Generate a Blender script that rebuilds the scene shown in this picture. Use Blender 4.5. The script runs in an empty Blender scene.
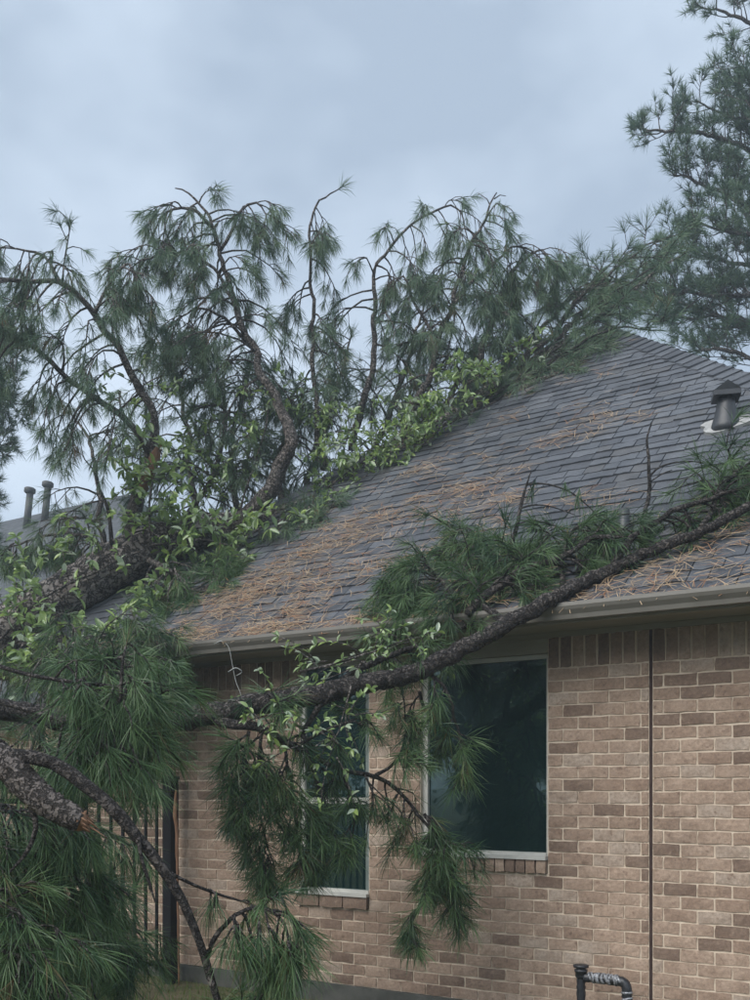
import bpy, math, random
import numpy as np
from mathutils import Vector, Matrix

# ------------------------------------------------------------------ camera, sky, sun, exposure
sc = bpy.context.scene
COL = sc.collection
CAM = np.array([0.0, -6.11, 1.45])
YAW = math.atan2(1000.0, 1575.0)
cam_data = bpy.data.cameras.new('camera')
cam = bpy.data.objects.new('camera', cam_data)
COL.objects.link(cam)
cam.location = CAM
cam.rotation_euler = (math.pi / 2, 0, YAW)
cam_data.sensor_fit = 'HORIZONTAL'
cam_data.sensor_width = 36.0
cam_data.lens = 48.0
cam_data.shift_y = 0.384
cam_data.clip_end = 2000.0
sc.camera = cam

SUN_EL, SUN_AZ = math.radians(42), math.radians(195)      # azimuth measured from +Y towards +X
world = bpy.data.worlds.new('World')
sc.world = world
world.use_nodes = True
wn, wl = world.node_tree.nodes, world.node_tree.links
wn.clear()
w_out = wn.new('ShaderNodeOutputWorld')
w_mix = wn.new('ShaderNodeMixShader'); w_mix.inputs[0].default_value = 0.94
w_b1 = wn.new('ShaderNodeBackground'); w_b1.inputs[1].default_value = 0.06
w_b2 = wn.new('ShaderNodeBackground'); w_b2.inputs[1].default_value = 1.0
w_sky = wn.new('ShaderNodeTexSky'); w_sky.sky_type = 'NISHITA'; w_sky.sun_disc = False
w_sky.sun_elevation = SUN_EL; w_sky.sun_rotation = SUN_AZ
w_tc = wn.new('ShaderNodeTexCoord')
w_map = wn.new('ShaderNodeMapping'); w_map.inputs['Scale'].default_value = (1.0, 1.0, 1.7)
w_map.inputs['Location'].default_value = (0.35, 0.1, 0.2)
w_n = wn.new('ShaderNodeTexNoise'); w_n.inputs['Scale'].default_value = 3.0
w_n.inputs['Detail'].default_value = 4.0; w_n.inputs['Roughness'].default_value = 0.52
w_r = wn.new('ShaderNodeValToRGB')
w_r.color_ramp.elements[0].position = 0.36; w_r.color_ramp.elements[0].color = (0.172, 0.210, 0.262, 1)
w_r.color_ramp.elements[1].position = 0.64; w_r.color_ramp.elements[1].color = (0.292, 0.338, 0.396, 1)
wl.new(w_tc.outputs['Generated'], w_map.inputs[0]); wl.new(w_map.outputs[0], w_n.inputs['Vector'])
wl.new(w_n.outputs[0], w_r.inputs[0]); wl.new(w_r.outputs[0], w_b2.inputs[0])
wl.new(w_sky.outputs[0], w_b1.inputs[0])
wl.new(w_b1.outputs[0], w_mix.inputs[1]); wl.new(w_b2.outputs[0], w_mix.inputs[2])
wl.new(w_mix.outputs[0], w_out.inputs[0])

sun_data = bpy.data.lights.new('sun', 'SUN')
sun_data.energy = 1.5
sun_data.angle = math.radians(50)
sun_data.color = (1.0, 0.97, 0.93)
sun = bpy.data.objects.new('sun', sun_data)
COL.objects.link(sun)
sd = Vector((math.sin(SUN_AZ) * math.cos(SUN_EL), math.cos(SUN_AZ) * math.cos(SUN_EL), math.sin(SUN_EL)))
sun.rotation_euler = sd.to_track_quat('Z', 'Y').to_euler()
sun.location = (0, -20, 30)

sc.view_settings.view_transform = 'Standard'
sc.view_settings.look = 'None'
sc.view_settings.exposure = 1.42
sc.view_settings.gamma = 1.0
sc.view_settings.use_curve_mapping = False
sc.render.engine = 'CYCLES'
sc.cycles.max_bounces = 6
sc.cycles.diffuse_bounces = 3
sc.cycles.glossy_bounces = 3
sc.cycles.transmission_bounces = 3
sc.cycles.volume_bounces = 2
sc.cycles.use_denoising = True

rng = np.random.default_rng(7)
random.seed(7)

# ------------------------------------------------------------------ helpers: places
FW = np.array([-math.sin(YAW), math.cos(YAW), 0.0])
RT = np.array([math.cos(YAW), math.sin(YAW), 0.0])
UP = np.array([0.0, 0.0, 1.0])
PITCH, OVER, EAVE = 0.85, 0.40, 2.56


def ray(x, y):
    return FW + RT * (x - 375.0) / 1000.0 + UP * (788.0 - y) / 1000.0


def P(x, y, z):
    "a point of the place seen in direction (x, y) at depth z metres"
    return CAM + ray(x, y) * z


def RF(x, y, h=0.0):
    "a point lying h metres over the front roof slope"
    d = ray(x, y)
    t = (EAVE + h - CAM[2] + PITCH * (CAM[1] + OVER)) / (d[2] - PITCH * d[1])
    return CAM + d * t


def nrm(v):
    return v / (np.linalg.norm(v, axis=-1, keepdims=True) + 1e-9)


# ------------------------------------------------------------------ helpers: materials
def mat(name, rough=0.7, spec=0.3):
    m = bpy.data.materials.new(name)
    m.use_nodes = True
    nt = m.node_tree
    b = nt.nodes['Principled BSDF']
    b.inputs['Roughness'].default_value = rough
    b.inputs['Specular IOR Level'].default_value = spec
    return m, nt, b


def noise_mix(nt, c1, c2, scale, detail=4, rough=0.6, lo=0.35, hi=0.65, vec=None, stretch=None):
    n = nt.nodes.new('ShaderNodeTexNoise')
    n.inputs['Scale'].default_value = scale
    n.inputs['Detail'].default_value = detail
    n.inputs['Roughness'].default_value = rough
    g = nt.nodes.new('ShaderNodeNewGeometry')
    src = g.outputs['Position'] if vec is None else vec
    if stretch:
        mp = nt.nodes.new('ShaderNodeMapping')
        mp.inputs['Scale'].default_value = stretch
        nt.links.new(src, mp.inputs[0]); src = mp.outputs[0]
    nt.links.new(src, n.inputs['Vector'])
    r = nt.nodes.new('ShaderNodeValToRGB')
    r.color_ramp.elements[0].position = lo; r.color_ramp.elements[0].color = (*c1, 1)
    r.color_ramp.elements[1].position = hi; r.color_ramp.elements[1].color = (*c2, 1)
    nt.links.new(n.outputs[0], r.inputs[0])
    return r.outputs[0], n.outputs[0]


def mixc(nt, a, b, fac, mode='MIX'):
    m = nt.nodes.new('ShaderNodeMix'); m.data_type = 'RGBA'; m.blend_type = mode
    for s, v in ((m.inputs[0], fac), (m.inputs[6], a), (m.inputs[7], b)):
        if isinstance(v, (int, float)): s.default_value = v
        elif isinstance(v, tuple): s.default_value = (*v, 1)
        else: nt.links.new(v, s)
    return m.outputs[2]


def bump(nt, b, h, strength, dist):
    bp = nt.nodes.new('ShaderNodeBump')
    bp.inputs['Strength'].default_value = strength
    bp.inputs['Distance'].default_value = dist
    nt.links.new(h, bp.inputs['Height']); nt.links.new(bp.outputs[0], b.inputs['Normal'])


def simple(name, c1, c2, scale, rough=0.7, spec=0.3, bs=0.0, bd=0.004, bscale=None, metal=0.0, stretch=None):
    m, nt, b = mat(name, rough, spec)
    c, h = noise_mix(nt, c1, c2, scale, stretch=stretch)
    nt.links.new(c, b.inputs['Base Color'])
    b.inputs['Metallic'].default_value = metal
    if bs:
        if bscale:
            _, h = noise_mix(nt, c1, c2, bscale)
        bump(nt, b, h, bs, bd)
    return m


def brick_mat(name, c_lo, c_hi, c_spot):
    m, nt, b = mat(name, 0.82, 0.25)
    c, h = noise_mix(nt, c_lo, c_hi, 9, 3, 0.6, 0.3, 0.7)
    sp, _ = noise_mix(nt, (0, 0, 0), (1, 1, 1), 22, 3, 0.6, 0.60, 0.72)
    c2 = mixc(nt, c, c_spot, sp)
    fine, fh = noise_mix(nt, (0.62, 0.61, 0.60), (1.22, 1.21, 1.2), 60, 5, 0.75, 0.3, 0.7)
    c3 = mixc(nt, c2, fine, 1.0, 'MULTIPLY')
    big, _ = noise_mix(nt, (0.80, 0.80, 0.80), (1.1, 1.1, 1.1), 1.3, 3, 0.6, 0.3, 0.7)
    nt.links.new(mixc(nt, c3, big, 1.0, 'MULTIPLY'), b.inputs['Base Color'])
    _, h2 = noise_mix(nt, (0, 0, 0), (1, 1, 1), 34, 5, 0.65)
    bump(nt, b, h2, 0.4, 0.004)
    return m


M = {}
M['brick'] = [
    brick_mat('brick_tan', (0.315, 0.226, 0.170), (0.410, 0.308, 0.238), (0.225, 0.154, 0.116)),
    brick_mat('brick_brown', (0.265, 0.185, 0.138), (0.345, 0.252, 0.191), (0.185, 0.125, 0.094)),
    brick_mat('brick_dark', (0.175, 0.120, 0.091), (0.235, 0.170, 0.130), (0.28, 0.205, 0.157)),
    brick_mat('brick_pale', (0.32, 0.242, 0.187), (0.44, 0.36, 0.295), (0.22, 0.157, 0.118)),
]
M['mortar'] = simple('mortar', (0.50, 0.41, 0.32), (0.62, 0.52, 0.41), 14, 0.95, 0.1, 0.6, 0.004, 120)


def shingle_mat(name, lo, hi):
    m, nt, b = mat(name, 0.55, 0.35)
    c, h = noise_mix(nt, lo, hi, 5, 3)
    g, gh = noise_mix(nt, (0.6, 0.6, 0.6), (1.35, 1.35, 1.35), 160, 2, 0.8, 0.3, 0.7)
    big, _ = noise_mix(nt, (0.75, 0.75, 0.75), (1.12, 1.12, 1.12), 0.9, 4, 0.6, 0.3, 0.7)
    nt.links.new(mixc(nt, mixc(nt, c, g, 1.0, 'MULTIPLY'), big, 1.0, 'MULTIPLY'), b.inputs['Base Color'])
    bump(nt, b, gh, 0.4, 0.003)
    return m


M['shingle'] = [
    shingle_mat('shingle_slate', (0.072, 0.079, 0.092), (0.102, 0.109, 0.123)),
    shingle_mat('shingle_dark', (0.052, 0.057, 0.067), (0.078, 0.083, 0.095)),
    shingle_mat('shingle_pale', (0.088, 0.095, 0.108), (0.120, 0.127, 0.140)),
    shingle_mat('shingle_brownish', (0.075, 0.077, 0.083), (0.105, 0.107, 0.113)),
]
M['underlay'] = simple('roof_underlay', (0.02, 0.02, 0.022), (0.03, 0.03, 0.033), 4, 0.9, 0.1)
M['trim'] = simple('trim_taupe', (0.235, 0.220, 0.170), (0.275, 0.258, 0.203), 3, 0.5, 0.4, 0.05, 0.002, 40, stretch=(1, 4, 4))
M['gutter'] = simple('gutter_taupe', (0.150, 0.140, 0.122), (0.185, 0.174, 0.154), 2.5, 0.38, 0.5, 0.05, 0.002, 30)
M['frame'] = simple('window_frame_vinyl', (0.42, 0.42, 0.39), (0.52, 0.51, 0.47), 6, 0.5, 0.4)
M['shade'] = simple('window_shade_fabric', (0.13, 0.16, 0.15), (0.17, 0.20, 0.19), 8, 0.8, 0.2)
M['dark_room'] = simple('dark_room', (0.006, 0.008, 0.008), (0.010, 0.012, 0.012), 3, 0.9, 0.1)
M['concrete'] = simple('slab_concrete', (0.06, 0.062, 0.056), (0.10, 0.10, 0.09), 5, 0.9, 0.2, 0.3, 0.004, 60)
M['joint'] = simple('joint_sealant', (0.035, 0.022, 0.020), (0.055, 0.034, 0.030), 12, 0.8, 0.2)
M['vent'] = simple('vent_metal', (0.026, 0.029, 0.034), (0.045, 0.049, 0.056), 9, 0.45, 0.5, 0.15, 0.003, 20)
M['flashing'] = simple('flashing_white', (0.22, 0.22, 0.215), (0.40, 0.40, 0.39), 12, 0.6, 0.4, 0.3, 0.004, 30)
M['pvc'] = simple('pipe_grey', (0.05, 0.053, 0.053), (0.08, 0.083, 0.083), 8, 0.6, 0.3)
M['iron'] = simple('black_iron', (0.006, 0.006, 0.008), (0.011, 0.011, 0.014), 10, 0.6, 0.2, 0.1, 0.002, 60)
M['rust_wood'] = simple('torn_wood', (0.14, 0.075, 0.045), (0.27, 0.155, 0.095), 18, 0.8, 0.2, 0.6, 0.01, 40, stretch=(1, 1, 0.2))
M['wire'] = simple('wire_grey', (0.16, 0.17, 0.16), (0.26, 0.27, 0.26), 20, 0.5, 0.4)
M['foil'] = simple('pipe_wrap_silver', (0.10, 0.105, 0.115), (0.42, 0.43, 0.46), 60, 0.45, 0.5, 0.8, 0.008, 60, metal=0.4)
M['wrap'] = simple('pipe_wrap_black', (0.012, 0.013, 0.016), (0.03, 0.031, 0.036), 30, 0.4, 0.5, 0.4, 0.004, 60)
M['ground'] = simple('ground_soil', (0.07, 0.085, 0.035), (0.13, 0.11, 0.07), 3.0, 0.95, 0.1, 0.8, 0.03, 25)
M['grass'] = simple('grass_blades', (0.05, 0.085, 0.018), (0.09, 0.13, 0.03), 6, 0.6, 0.3)


def far_brick():
    m, nt, b = mat('neighbour_brick', 0.9, 0.1)
    g = nt.nodes.new('ShaderNodeNewGeometry'); sp = nt.nodes.new('ShaderNodeSeparateXYZ'); nt.links.new(g.outputs['Position'], sp.inputs[0])
    ad = nt.nodes.new('ShaderNodeMath'); nt.links.new(sp.outputs[0], ad.inputs[0]); nt.links.new(sp.outputs[1], ad.inputs[1])
    cb = nt.nodes.new('ShaderNodeCombineXYZ'); nt.links.new(ad.outputs[0], cb.inputs[0]); nt.links.new(sp.outputs[2], cb.inputs[1])
    t = nt.nodes.new('ShaderNodeTexBrick'); nt.links.new(cb.outputs[0], t.inputs['Vector'])
    t.inputs['Scale'].default_value = 1.0; t.inputs['Brick Width'].default_value = 0.2; t.inputs['Row Height'].default_value = 0.08; t.inputs['Mortar Size'].default_value = 0.006
    t.inputs['Color1'].default_value = (0.11, 0.075, 0.055, 1); t.inputs['Color2'].default_value = (0.20, 0.145, 0.105, 1); t.inputs['Mortar'].default_value = (0.30, 0.25, 0.19, 1)
    nt.links.new(t.outputs['Color'], b.inputs['Base Color'])
    return m


M['far_brick'] = far_brick()


def glass_mat():
    m, nt, b = mat('window_glass', 0.03, 0.5)
    out = nt.nodes['Material Output']
    gl = nt.nodes.new('ShaderNodeBsdfGlossy'); gl.inputs['Roughness'].default_value = 0.02
    gl.inputs['Color'].default_value = (0.62, 0.78, 0.76, 1)
    tr = nt.nodes.new('ShaderNodeBsdfTransparent'); tr.inputs['Color'].default_value = (0.28, 0.36, 0.35, 1)
    df = nt.nodes.new('ShaderNodeBsdfDiffuse'); df.inputs['Color'].default_value = (0.010, 0.034, 0.034, 1)
    m0 = nt.nodes.new('ShaderNodeMixShader'); m0.inputs[0].default_value = 0.5; nt.links.new(tr.outputs[0], m0.inputs[1]); nt.links.new(df.outputs[0], m0.inputs[2])
    fr = nt.nodes.new('ShaderNodeFresnel'); fr.inputs['IOR'].default_value = 2.1
    mx = nt.nodes.new('ShaderNodeMixShader')
    _, h = noise_mix(nt, (0, 0, 0), (1, 1, 1), 1.6, 1)
    bp = nt.nodes.new('ShaderNodeBump'); bp.inputs['Strength'].default_value = 0.04; bp.inputs['Distance'].default_value = 0.05
    nt.links.new(h, bp.inputs['Height']); nt.links.new(bp.outputs[0], gl.inputs['Normal'])
    nt.links.new(fr.outputs[0], mx.inputs[0]); nt.links.new(m0.outputs[0], mx.inputs[1]); nt.links.new(gl.outputs[0], mx.inputs[2])
    nt.links.new(mx.outputs[0], out.inputs['Surface'])
    return m


M['glass'] = glass_mat()


def bark_mat(name, lo, hi, crack, scale):
    m, nt, b = mat(name, 0.72, 0.35)
    c, _ = noise_mix(nt, lo, hi, scale * 0.5, 5, 0.65, 0.3, 0.72)
    g = nt.nodes.new('ShaderNodeNewGeometry')
    v = nt.nodes.new('ShaderNodeTexVoronoi'); v.feature = 'DISTANCE_TO_EDGE'; v.inputs['Scale'].default_value = scale
    n = nt.nodes.new('ShaderNodeTexNoise'); n.inputs['Scale'].default_value = scale * 1.4; n.inputs['Detail'].default_value = 4
    nt.links.new(g.outputs['Position'], n.inputs['Vector'])
    va = nt.nodes.new('ShaderNodeVectorMath'); va.operation = 'MULTIPLY_ADD'
    va.inputs[1].default_value = (2.6 / scale, 2.6 / scale, 2.6 / scale)
    nt.links.new(n.outputs['Color'], va.inputs[0]); nt.links.new(g.outputs['Position'], va.inputs[2])
    nt.links.new(va.outputs[0], v.inputs['Vector'])
    r = nt.nodes.new('ShaderNodeValToRGB'); r.color_ramp.elements[0].position = 0.0; r.color_ramp.elements[1].position = 0.16
    nt.links.new(v.outputs[0], r.inputs[0])
    nt.links.new(mixc(nt, crack, c, r.outputs[0]), b.inputs['Base Color'])
    ad = nt.nodes.new('ShaderNodeMath'); ad.operation = 'MULTIPLY_ADD'; ad.inputs[1].default_value = 0.6
    nt.links.new(n.outputs[0], ad.inputs[0]); nt.links.new(r.outputs[0], ad.inputs[2])
    bump(nt, b, ad.outputs[0], 1.0, 0.03)
    return m


M['bark'] = bark_mat('bark_trunk', (0.11, 0.09, 0.08), (0.36, 0.32, 0.295), (0.040, 0.032, 0.028), 13)
M['bark_limb'] = bark_mat('bark_limb', (0.080, 0.066, 0.058), (0.30, 0.265, 0.24), (0.024, 0.019, 0.016), 34)
M['bark_wet'] = bark_mat('bark_wet', (0.028, 0.023, 0.021), (0.125, 0.108, 0.098), (0.020, 0.016, 0.015), 30)


def needle_mat(name, dark, light, brown, rough=0.5):
    m, nt, b = mat(name, rough, 0.35)
    at = nt.nodes.new('ShaderNodeAttribute'); at.attribute_name = 'tint'
    r = nt.nodes.new('ShaderNodeValToRGB')
    e = r.color_ramp.elements
    e[0].position = 0.0; e[0].color = (*dark, 1)
    e[1].position = 0.9; e[1].color = (*light, 1)
    x = e.new(0.985); x.color = (*brown, 1)
    nt.links.new(at.outputs['Fac'], r.inputs[0])
    nt.links.new(r.outputs[0], b.inputs['Base Color'])
    tl = nt.nodes.new('ShaderNodeBsdfTranslucent'); nt.links.new(r.outputs[0], tl.inputs[0])
    mx = nt.nodes.new('ShaderNodeMixShader'); mx.inputs[0].default_value = 0.22
    nt.links.new(b.outputs[0], mx.inputs[1]); nt.links.new(tl.outputs[0], mx.inputs[2])
    nt.links.new(mx.outputs[0], nt.nodes['Material Output'].inputs['Surface'])
    return m


M['needle'] = needle_mat('pine_needles', (0.058, 0.110, 0.074), (0.165, 0.235, 0.130), (0.16, 0.10, 0.05))
M['needle_near'] = needle_mat('pine_needles_wet_shaded', (0.022, 0.060, 0.030), (0.125, 0.205, 0.078), (0.14, 0.10, 0.05), 0.38)  # wet gloss; dark end deepened, so the near foliage's shade is in the colour
M['straw'] = needle_mat('pine_straw', (0.25, 0.175, 0.11), (0.55, 0.41, 0.265), (0.33, 0.17, 0.09), 0.6)
M['leaf'] = needle_mat('broad_leaves', (0.055, 0.105, 0.045), (0.155, 0.235, 0.080), (0.30, 0.26, 0.09), 0.30)
LEAF = []
for i, (a, b_) in enumerate((((0.15, 0.235, 0.09), (0.21, 0.305, 0.12)), ((0.25, 0.36, 0.14), (0.33, 0.45, 0.18)),
                             ((0.26, 0.37, 0.10), (0.34, 0.45, 0.14)), ((0.33, 0.41, 0.28), (0.42, 0.50, 0.37)))):
    lm_ = simple('leaf_green', a, b_, 9, 0.27, 0.8)
    t_ = lm_.node_tree; tl_ = t_.nodes.new('ShaderNodeBsdfTranslucent'); tl_.inputs[0].default_value = (*b_, 1)
    mx_ = t_.nodes.new('ShaderNodeMixShader'); mx_.inputs[0].default_value = 0.35
    t_.links.new(t_.nodes['Principled BSDF'].outputs[0], mx_.inputs[1]); t_.links.new(tl_.outputs[0], mx_.inputs[2]); t_.links.new(mx_.outputs[0], t_.nodes['Material Output'].inputs['Surface'])
    LEAF.append(lm_)
M['wood_leaf'] = simple('woodland_leaves', (0.025, 0.055, 0.03), (0.06, 0.10, 0.045), 2, 0.7, 0.2)


# ------------------------------------------------------------------ helpers: objects
def tag(o, label=None, cat=None, group=None, kind=None):
    if label: o['label'] = label
    if cat: o['category'] = cat
    if group: o['group'] = group
    if kind: o['kind'] = kind
    return o


def empty(name, loc=(0, 0, 0)):
    o = bpy.data.objects.new(name, None)
    o.location = loc; o.empty_display_size = 0.2
    COL.objects.link(o)
    return o


def link(name, me, parent=None):
    o = bpy.data.objects.new(name, me)
    COL.objects.link(o)
    if parent is not None:
        o.parent = parent
        o.matrix_parent_inverse = INV.get(parent.name) or Matrix.Identity(4)
    return o


INV = {}


def root(name, loc, label, cat, group=None):
    o = empty(name, Vector(loc))
    INV[o.name] = Matrix.Translation(-Vector(loc))
    return tag(o, label, cat, group)


class MB:
    def __init__(s):
        s.v, s.f, s.m, s.n = [], [], [], 0

    def add(s, v, f, mi=0):
        s.v.extend([tuple(p) for p in v])
        for q in f:
            s.f.append(tuple(i + s.n for i in q)); s.m.append(mi)
        s.n += len(v)

    def box(s, a, b, mi=0):
        x0, y0, z0 = a; x1, y1, z1 = b
        s.add([(x0, y0, z0), (x1, y0, z0), (x1, y1, z0), (x0, y1, z0), (x0, y0, z1), (x1, y0, z1), (x1, y1, z1), (x0, y1, z1)],
              [(0, 3, 2, 1), (4, 5, 6, 7), (0, 1, 5, 4), (1, 2, 6, 5), (2, 3, 7, 6), (3, 0, 4, 7)], mi)

    def prism(s, prof, x0, x1, mi=0):
        "profile of (y, z) points swept along X"
        n = len(prof)
        s.add([(x0, y, z) for y, z in prof] + [(x1, y, z) for y, z in prof],
              [(i, (i + 1) % n, n + (i + 1) % n, n + i) for i in range(n)] + [tuple(range(n - 1, -1, -1)), tuple(range(n, 2 * n))], mi)

    def lathe(s, c, prof, sides=16, axis=(0, 0, 1), mi=0):
        "profile of (radius, height) swung about axis at c"
        ax = Vector(axis).normalized(); q = ax.to_track_quat('Z', 'Y')
        v = []
        for r, h in prof:
            for k in range(sides):
                a = 2 * math.pi * k / sides
                v.append(Vector(c) + q @ Vector((r * math.cos(a), r * math.sin(a), h)))
        f = []
        for i in range(len(prof) - 1):
            for k in range(sides):
                k2 = (k + 1) % sides
                f.append((i * sides + k, i * sides + k2, (i + 1) * sides + k2, (i + 1) * sides + k))
        f.append(tuple(range(sides - 1, -1, -1))); f.append(tuple((len(prof) - 1) * sides + k for k in range(sides)))
        s.add(v, f, mi)

    def build(s, name, mats, parent=None, smooth=False):
        me = bpy.data.meshes.new(name)
        me.from_pydata(s.v, [], s.f)
        for m in (mats if isinstance(mats, list) else [mats]): me.materials.append(m)
        me.polygons.foreach_set('material_index', s.m)
        if smooth: me.polygons.foreach_set('use_smooth', [True] * len(s.f))
        me.update()
        return link(name, me, parent)


def np_mesh(name, v, faces, mats, tint=None, smooth=False, midx=None):
    "faces: list of (k, nverts) int arrays"
    me = bpy.data.meshes.new(name)
    v = np.asarray(v, np.float32)
    me.vertices.add(len(v)); me.vertices.foreach_set('co', v.ravel())
    tot = np.concatenate([np.full(len(f), f.shape[1], np.int32) for f in faces])
    idx = np.concatenate([f.ravel() for f in faces]).astype(np.int32)
    me.loops.add(len(idx)); me.loops.foreach_set('vertex_index', idx)
    me.polygons.add(len(tot))
    st = np.zeros(len(tot), np.int32); st[1:] = np.cumsum(tot)[:-1]
    me.polygons.foreach_set('loop_start', st)
    me.polygons.foreach_set('loop_total', tot)
    if midx is not None: me.polygons.foreach_set('material_index', np.asarray(midx, np.int32))
    if smooth: me.polygons.foreach_set('use_smooth', np.ones(len(tot), bool))
    for m in (mats if isinstance(mats, list) else [mats]): me.materials.append(m)
    if tint is not None:
        a = me.attributes.new('tint', 'FLOAT', 'POINT'); a.data.foreach_set('value', np.asarray(tint, np.float32))
    me.update(calc_edges=True)
    return me


# ------------------------------------------------------------------ helpers: wood
def smooth_path(pts, rad, n):
    pts = np.asarray(pts, float); rad = np.asarray(rad, float)
    k = len(pts)
    p = np.vstack([2 * pts[0] - pts[1], pts, 2 * pts[-1] - pts[-2]])
    seg = np.linalg.norm(np.diff(pts, axis=0), axis=1); cum = np.concatenate([[0], np.cumsum(seg)])
    out, ro = [], []
    for d in np.linspace(0, cum[-1], n):
        i = min(max(np.searchsorted(cum, d, side='right') - 1, 0), k - 2)
        u = (d - cum[i]) / max(seg[i], 1e-6)
        a, b, c, e = p[i], p[i + 1], p[i + 2], p[i + 3]
        out.append(0.5 * ((2 * b) + (c - a) * u + (2 * a - 5 * b + 4 * c - e) * u * u + (3 * b - a - 3 * c + e) * u ** 3))
        ro.append(rad[i] * (1 - u) + rad[i + 1] * u)
    return np.array(out), np.array(ro)


def tubes(paths, rads, sides, lump=0.0):
    "paths (N,P,3), rads (N,P) -> verts, quads, end caps"
    N, Pn, _ = paths.shape
    t = nrm(np.gradient(paths, axis=1))
    ref = np.tile(np.array([0.31, 0.17, 0.93]), (N, 1))
    flat = np.abs((t.mean(1) * ref).sum(-1)) > 0.8
    ref[flat] = (0.93, -0.3, 0.1)
    a = nrm(np.cross(t, ref[:, None, :]))
    b = np.cross(t, a)
    ang = np.arange(sides) * 2 * math.pi / sides
    r = rads[:, :, None]
    if lump: r = r * (1 + rng.normal(0, lump, (N, Pn, sides)))
    v = paths[:, :, None, :] + a[:, :, None, :] * (np.cos(ang) * r)[..., None] + b[:, :, None, :] * (np.sin(ang) * r)[..., None]
    base = (np.arange(N) * Pn * sides)[:, None, None] + (np.arange(Pn - 1) * sides)[None, :, None]
    k = np.arange(sides)[None, None, :]; k2 = (np.arange(sides) + 1) % sides
    q = np.stack([base + k, base + k2, base + sides + k2, base + sides + k], -1).reshape(-1, 4)
    e0 = (np.arange(N) * Pn * sides)[:, None] + np.arange(sides)[::-1][None]
    e1 = (np.arange(N) * Pn * sides)[:, None] + (Pn - 1) * sides + np.arange(sides)[None]
    return v.reshape(-1, 3), q, np.vstack([e0, e1])


class Wood:
    "collects tubes of one limb with its twigs"
    def __init__(s):
        s.v, s.q, s.c, s.n, s.small = [], [], {}, 0, []

    def _put(s, v, q, c, sides):
        s.v.append(v); s.q.append(q + s.n); s.c.setdefault(sides, []).append(c + s.n); s.n += len(v)

    def tube(s, pts, rad, n=None, sides=10, lump=0.03, wob=0.0):
        pts = np.asarray(pts, float)
        if n is None:
            L = np.linalg.norm(np.diff(pts, axis=0), axis=1).sum()
            n = int(np.clip(L / 0.07, 6, 70))
        p, r = smooth_path(pts, rad, n)
        if wob:
            w = rng.normal(0, wob, p.shape); w[0] = 0; w[-1] = 0
            w = (w + np.roll(w, 1, 0) + np.roll(w, -1, 0)) / 3
            p = p + w
        s._put(*tubes(p[None], r[None], sides, lump), sides)
        return p, r

    def twig(s, path, r0, r1):
        s.small.append((path, r0, r1))

    def mesh(s, name, m):
        groups = {}
        for p, r0, r1 in s.small: groups.setdefault(len(p), []).append((p, r0, r1))
        for k, g in groups.items():
            paths = np.array([x[0] for x in g])
            u = np.linspace(0, 1, k)[None]
            r = np.array([x[1] for x in g])[:, None] * (1 - u) + np.array([x[2] for x in g])[:, None] * u
            s._put(*tubes(paths, r, 4), 4)
        s.small = []
        faces = [np.concatenate(s.q)] + [np.concatenate(c) for c in s.c.values()]
        return np_mesh(name, np.concatenate(s.v), faces, m, smooth=True)


class Tufts:
    def __init__(s): s.p, s.d, s.l, s.k, s.g = [], [], [], [], []

    def add(s, p, d, l, k, g):
        s.p.append(p); s.d.append(d); s.l.append(l); s.k.append(k); s.g.append(g)

    def mesh(s, name, m, width=0.0035, cone=(4, 58), back=0.07, tint=(0.0, 0.9), brown=0.006, simple_=False):
        pos, d = np.array(s.p), nrm(np.array(s.d)); L = np.array(s.l); K = np.array(s.k); G = np.array(s.g)
        ti = np.clip(rng.normal((tint[0] + tint[1]) / 2, (tint[1] - tint[0]) / 4, len(pos)), 0, 0.9)
        br = rng.random(len(pos)) < brown
        ti[br] = 1.0
        i = np.repeat(np.arange(len(pos)), K)
        n = len(i)
        pos, d, L, G, ti = pos[i], d[i], L[i] * rng.uniform(0.72, 1.08, n), G[i], ti[i]
        rv = rng.normal(size=(n, 3)); pe = nrm(np.cross(d, rv))
        th = np.radians(cone[0] + (cone[1] - cone[0]) * rng.random(n))
        nd = d * np.cos(th)[:, None] + pe * np.sin(th)[:, None]
        base = pos - d * (rng.random(n) * back)[:, None]
        gr = np.zeros((n, 3)); gr[:, 2] = -1
        tip = base + nrm(nd + gr * (G * 0.9)[:, None]) * L[:, None] + gr * (L * G * 0.12)[:, None]
        mid = base + nd * (L * 0.52)[:, None] + gr * (L * G * 0.10)[:, None]
        wv = nrm(np.cross(nd, rng.normal(size=(n, 3)))) * (width * 0.5 * rng.uniform(0.8, 1.2, n))[:, None]
        tn = np.clip(ti + rng.normal(0, 0.10, n), 0, 1); tn[ti > 0.97] = 1.0
        if simple_:
            v = np.stack([base - wv, base + wv, tip], 1).reshape(-1, 3)
            me = np_mesh(name, v, [np.arange(n * 3).reshape(-1, 3)], m, np.repeat(tn, 3))
        else:
            v = np.stack([base - wv * 0.8, base + wv * 0.8, mid + wv, mid - wv, tip], 1).reshape(-1, 3)
            o = (np.arange(n) * 5)[:, None]
            me = np_mesh(name, v, [o + np.array([[0, 1, 2, 3]]), o + np.array([[3, 2, 4]])], m, np.repeat(tn, 5))
        return me


def grow(p0, d0, L, droop, n, wander=0.12):
    "a twig path that bends under its weight"
    pts = [np.array(p0, float)]; d = nrm(np.array(d0, float)); st = L / (n - 1)
    for _ in range(n - 1):
        d = nrm(d + np.array([0, 0, -1.0]) * droop * st / max(L, 0.05) * 1.6 + rng.normal(0, wander, 3))
        pts.append(pts[-1] + d * st)
    return np.array(pts)


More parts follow.
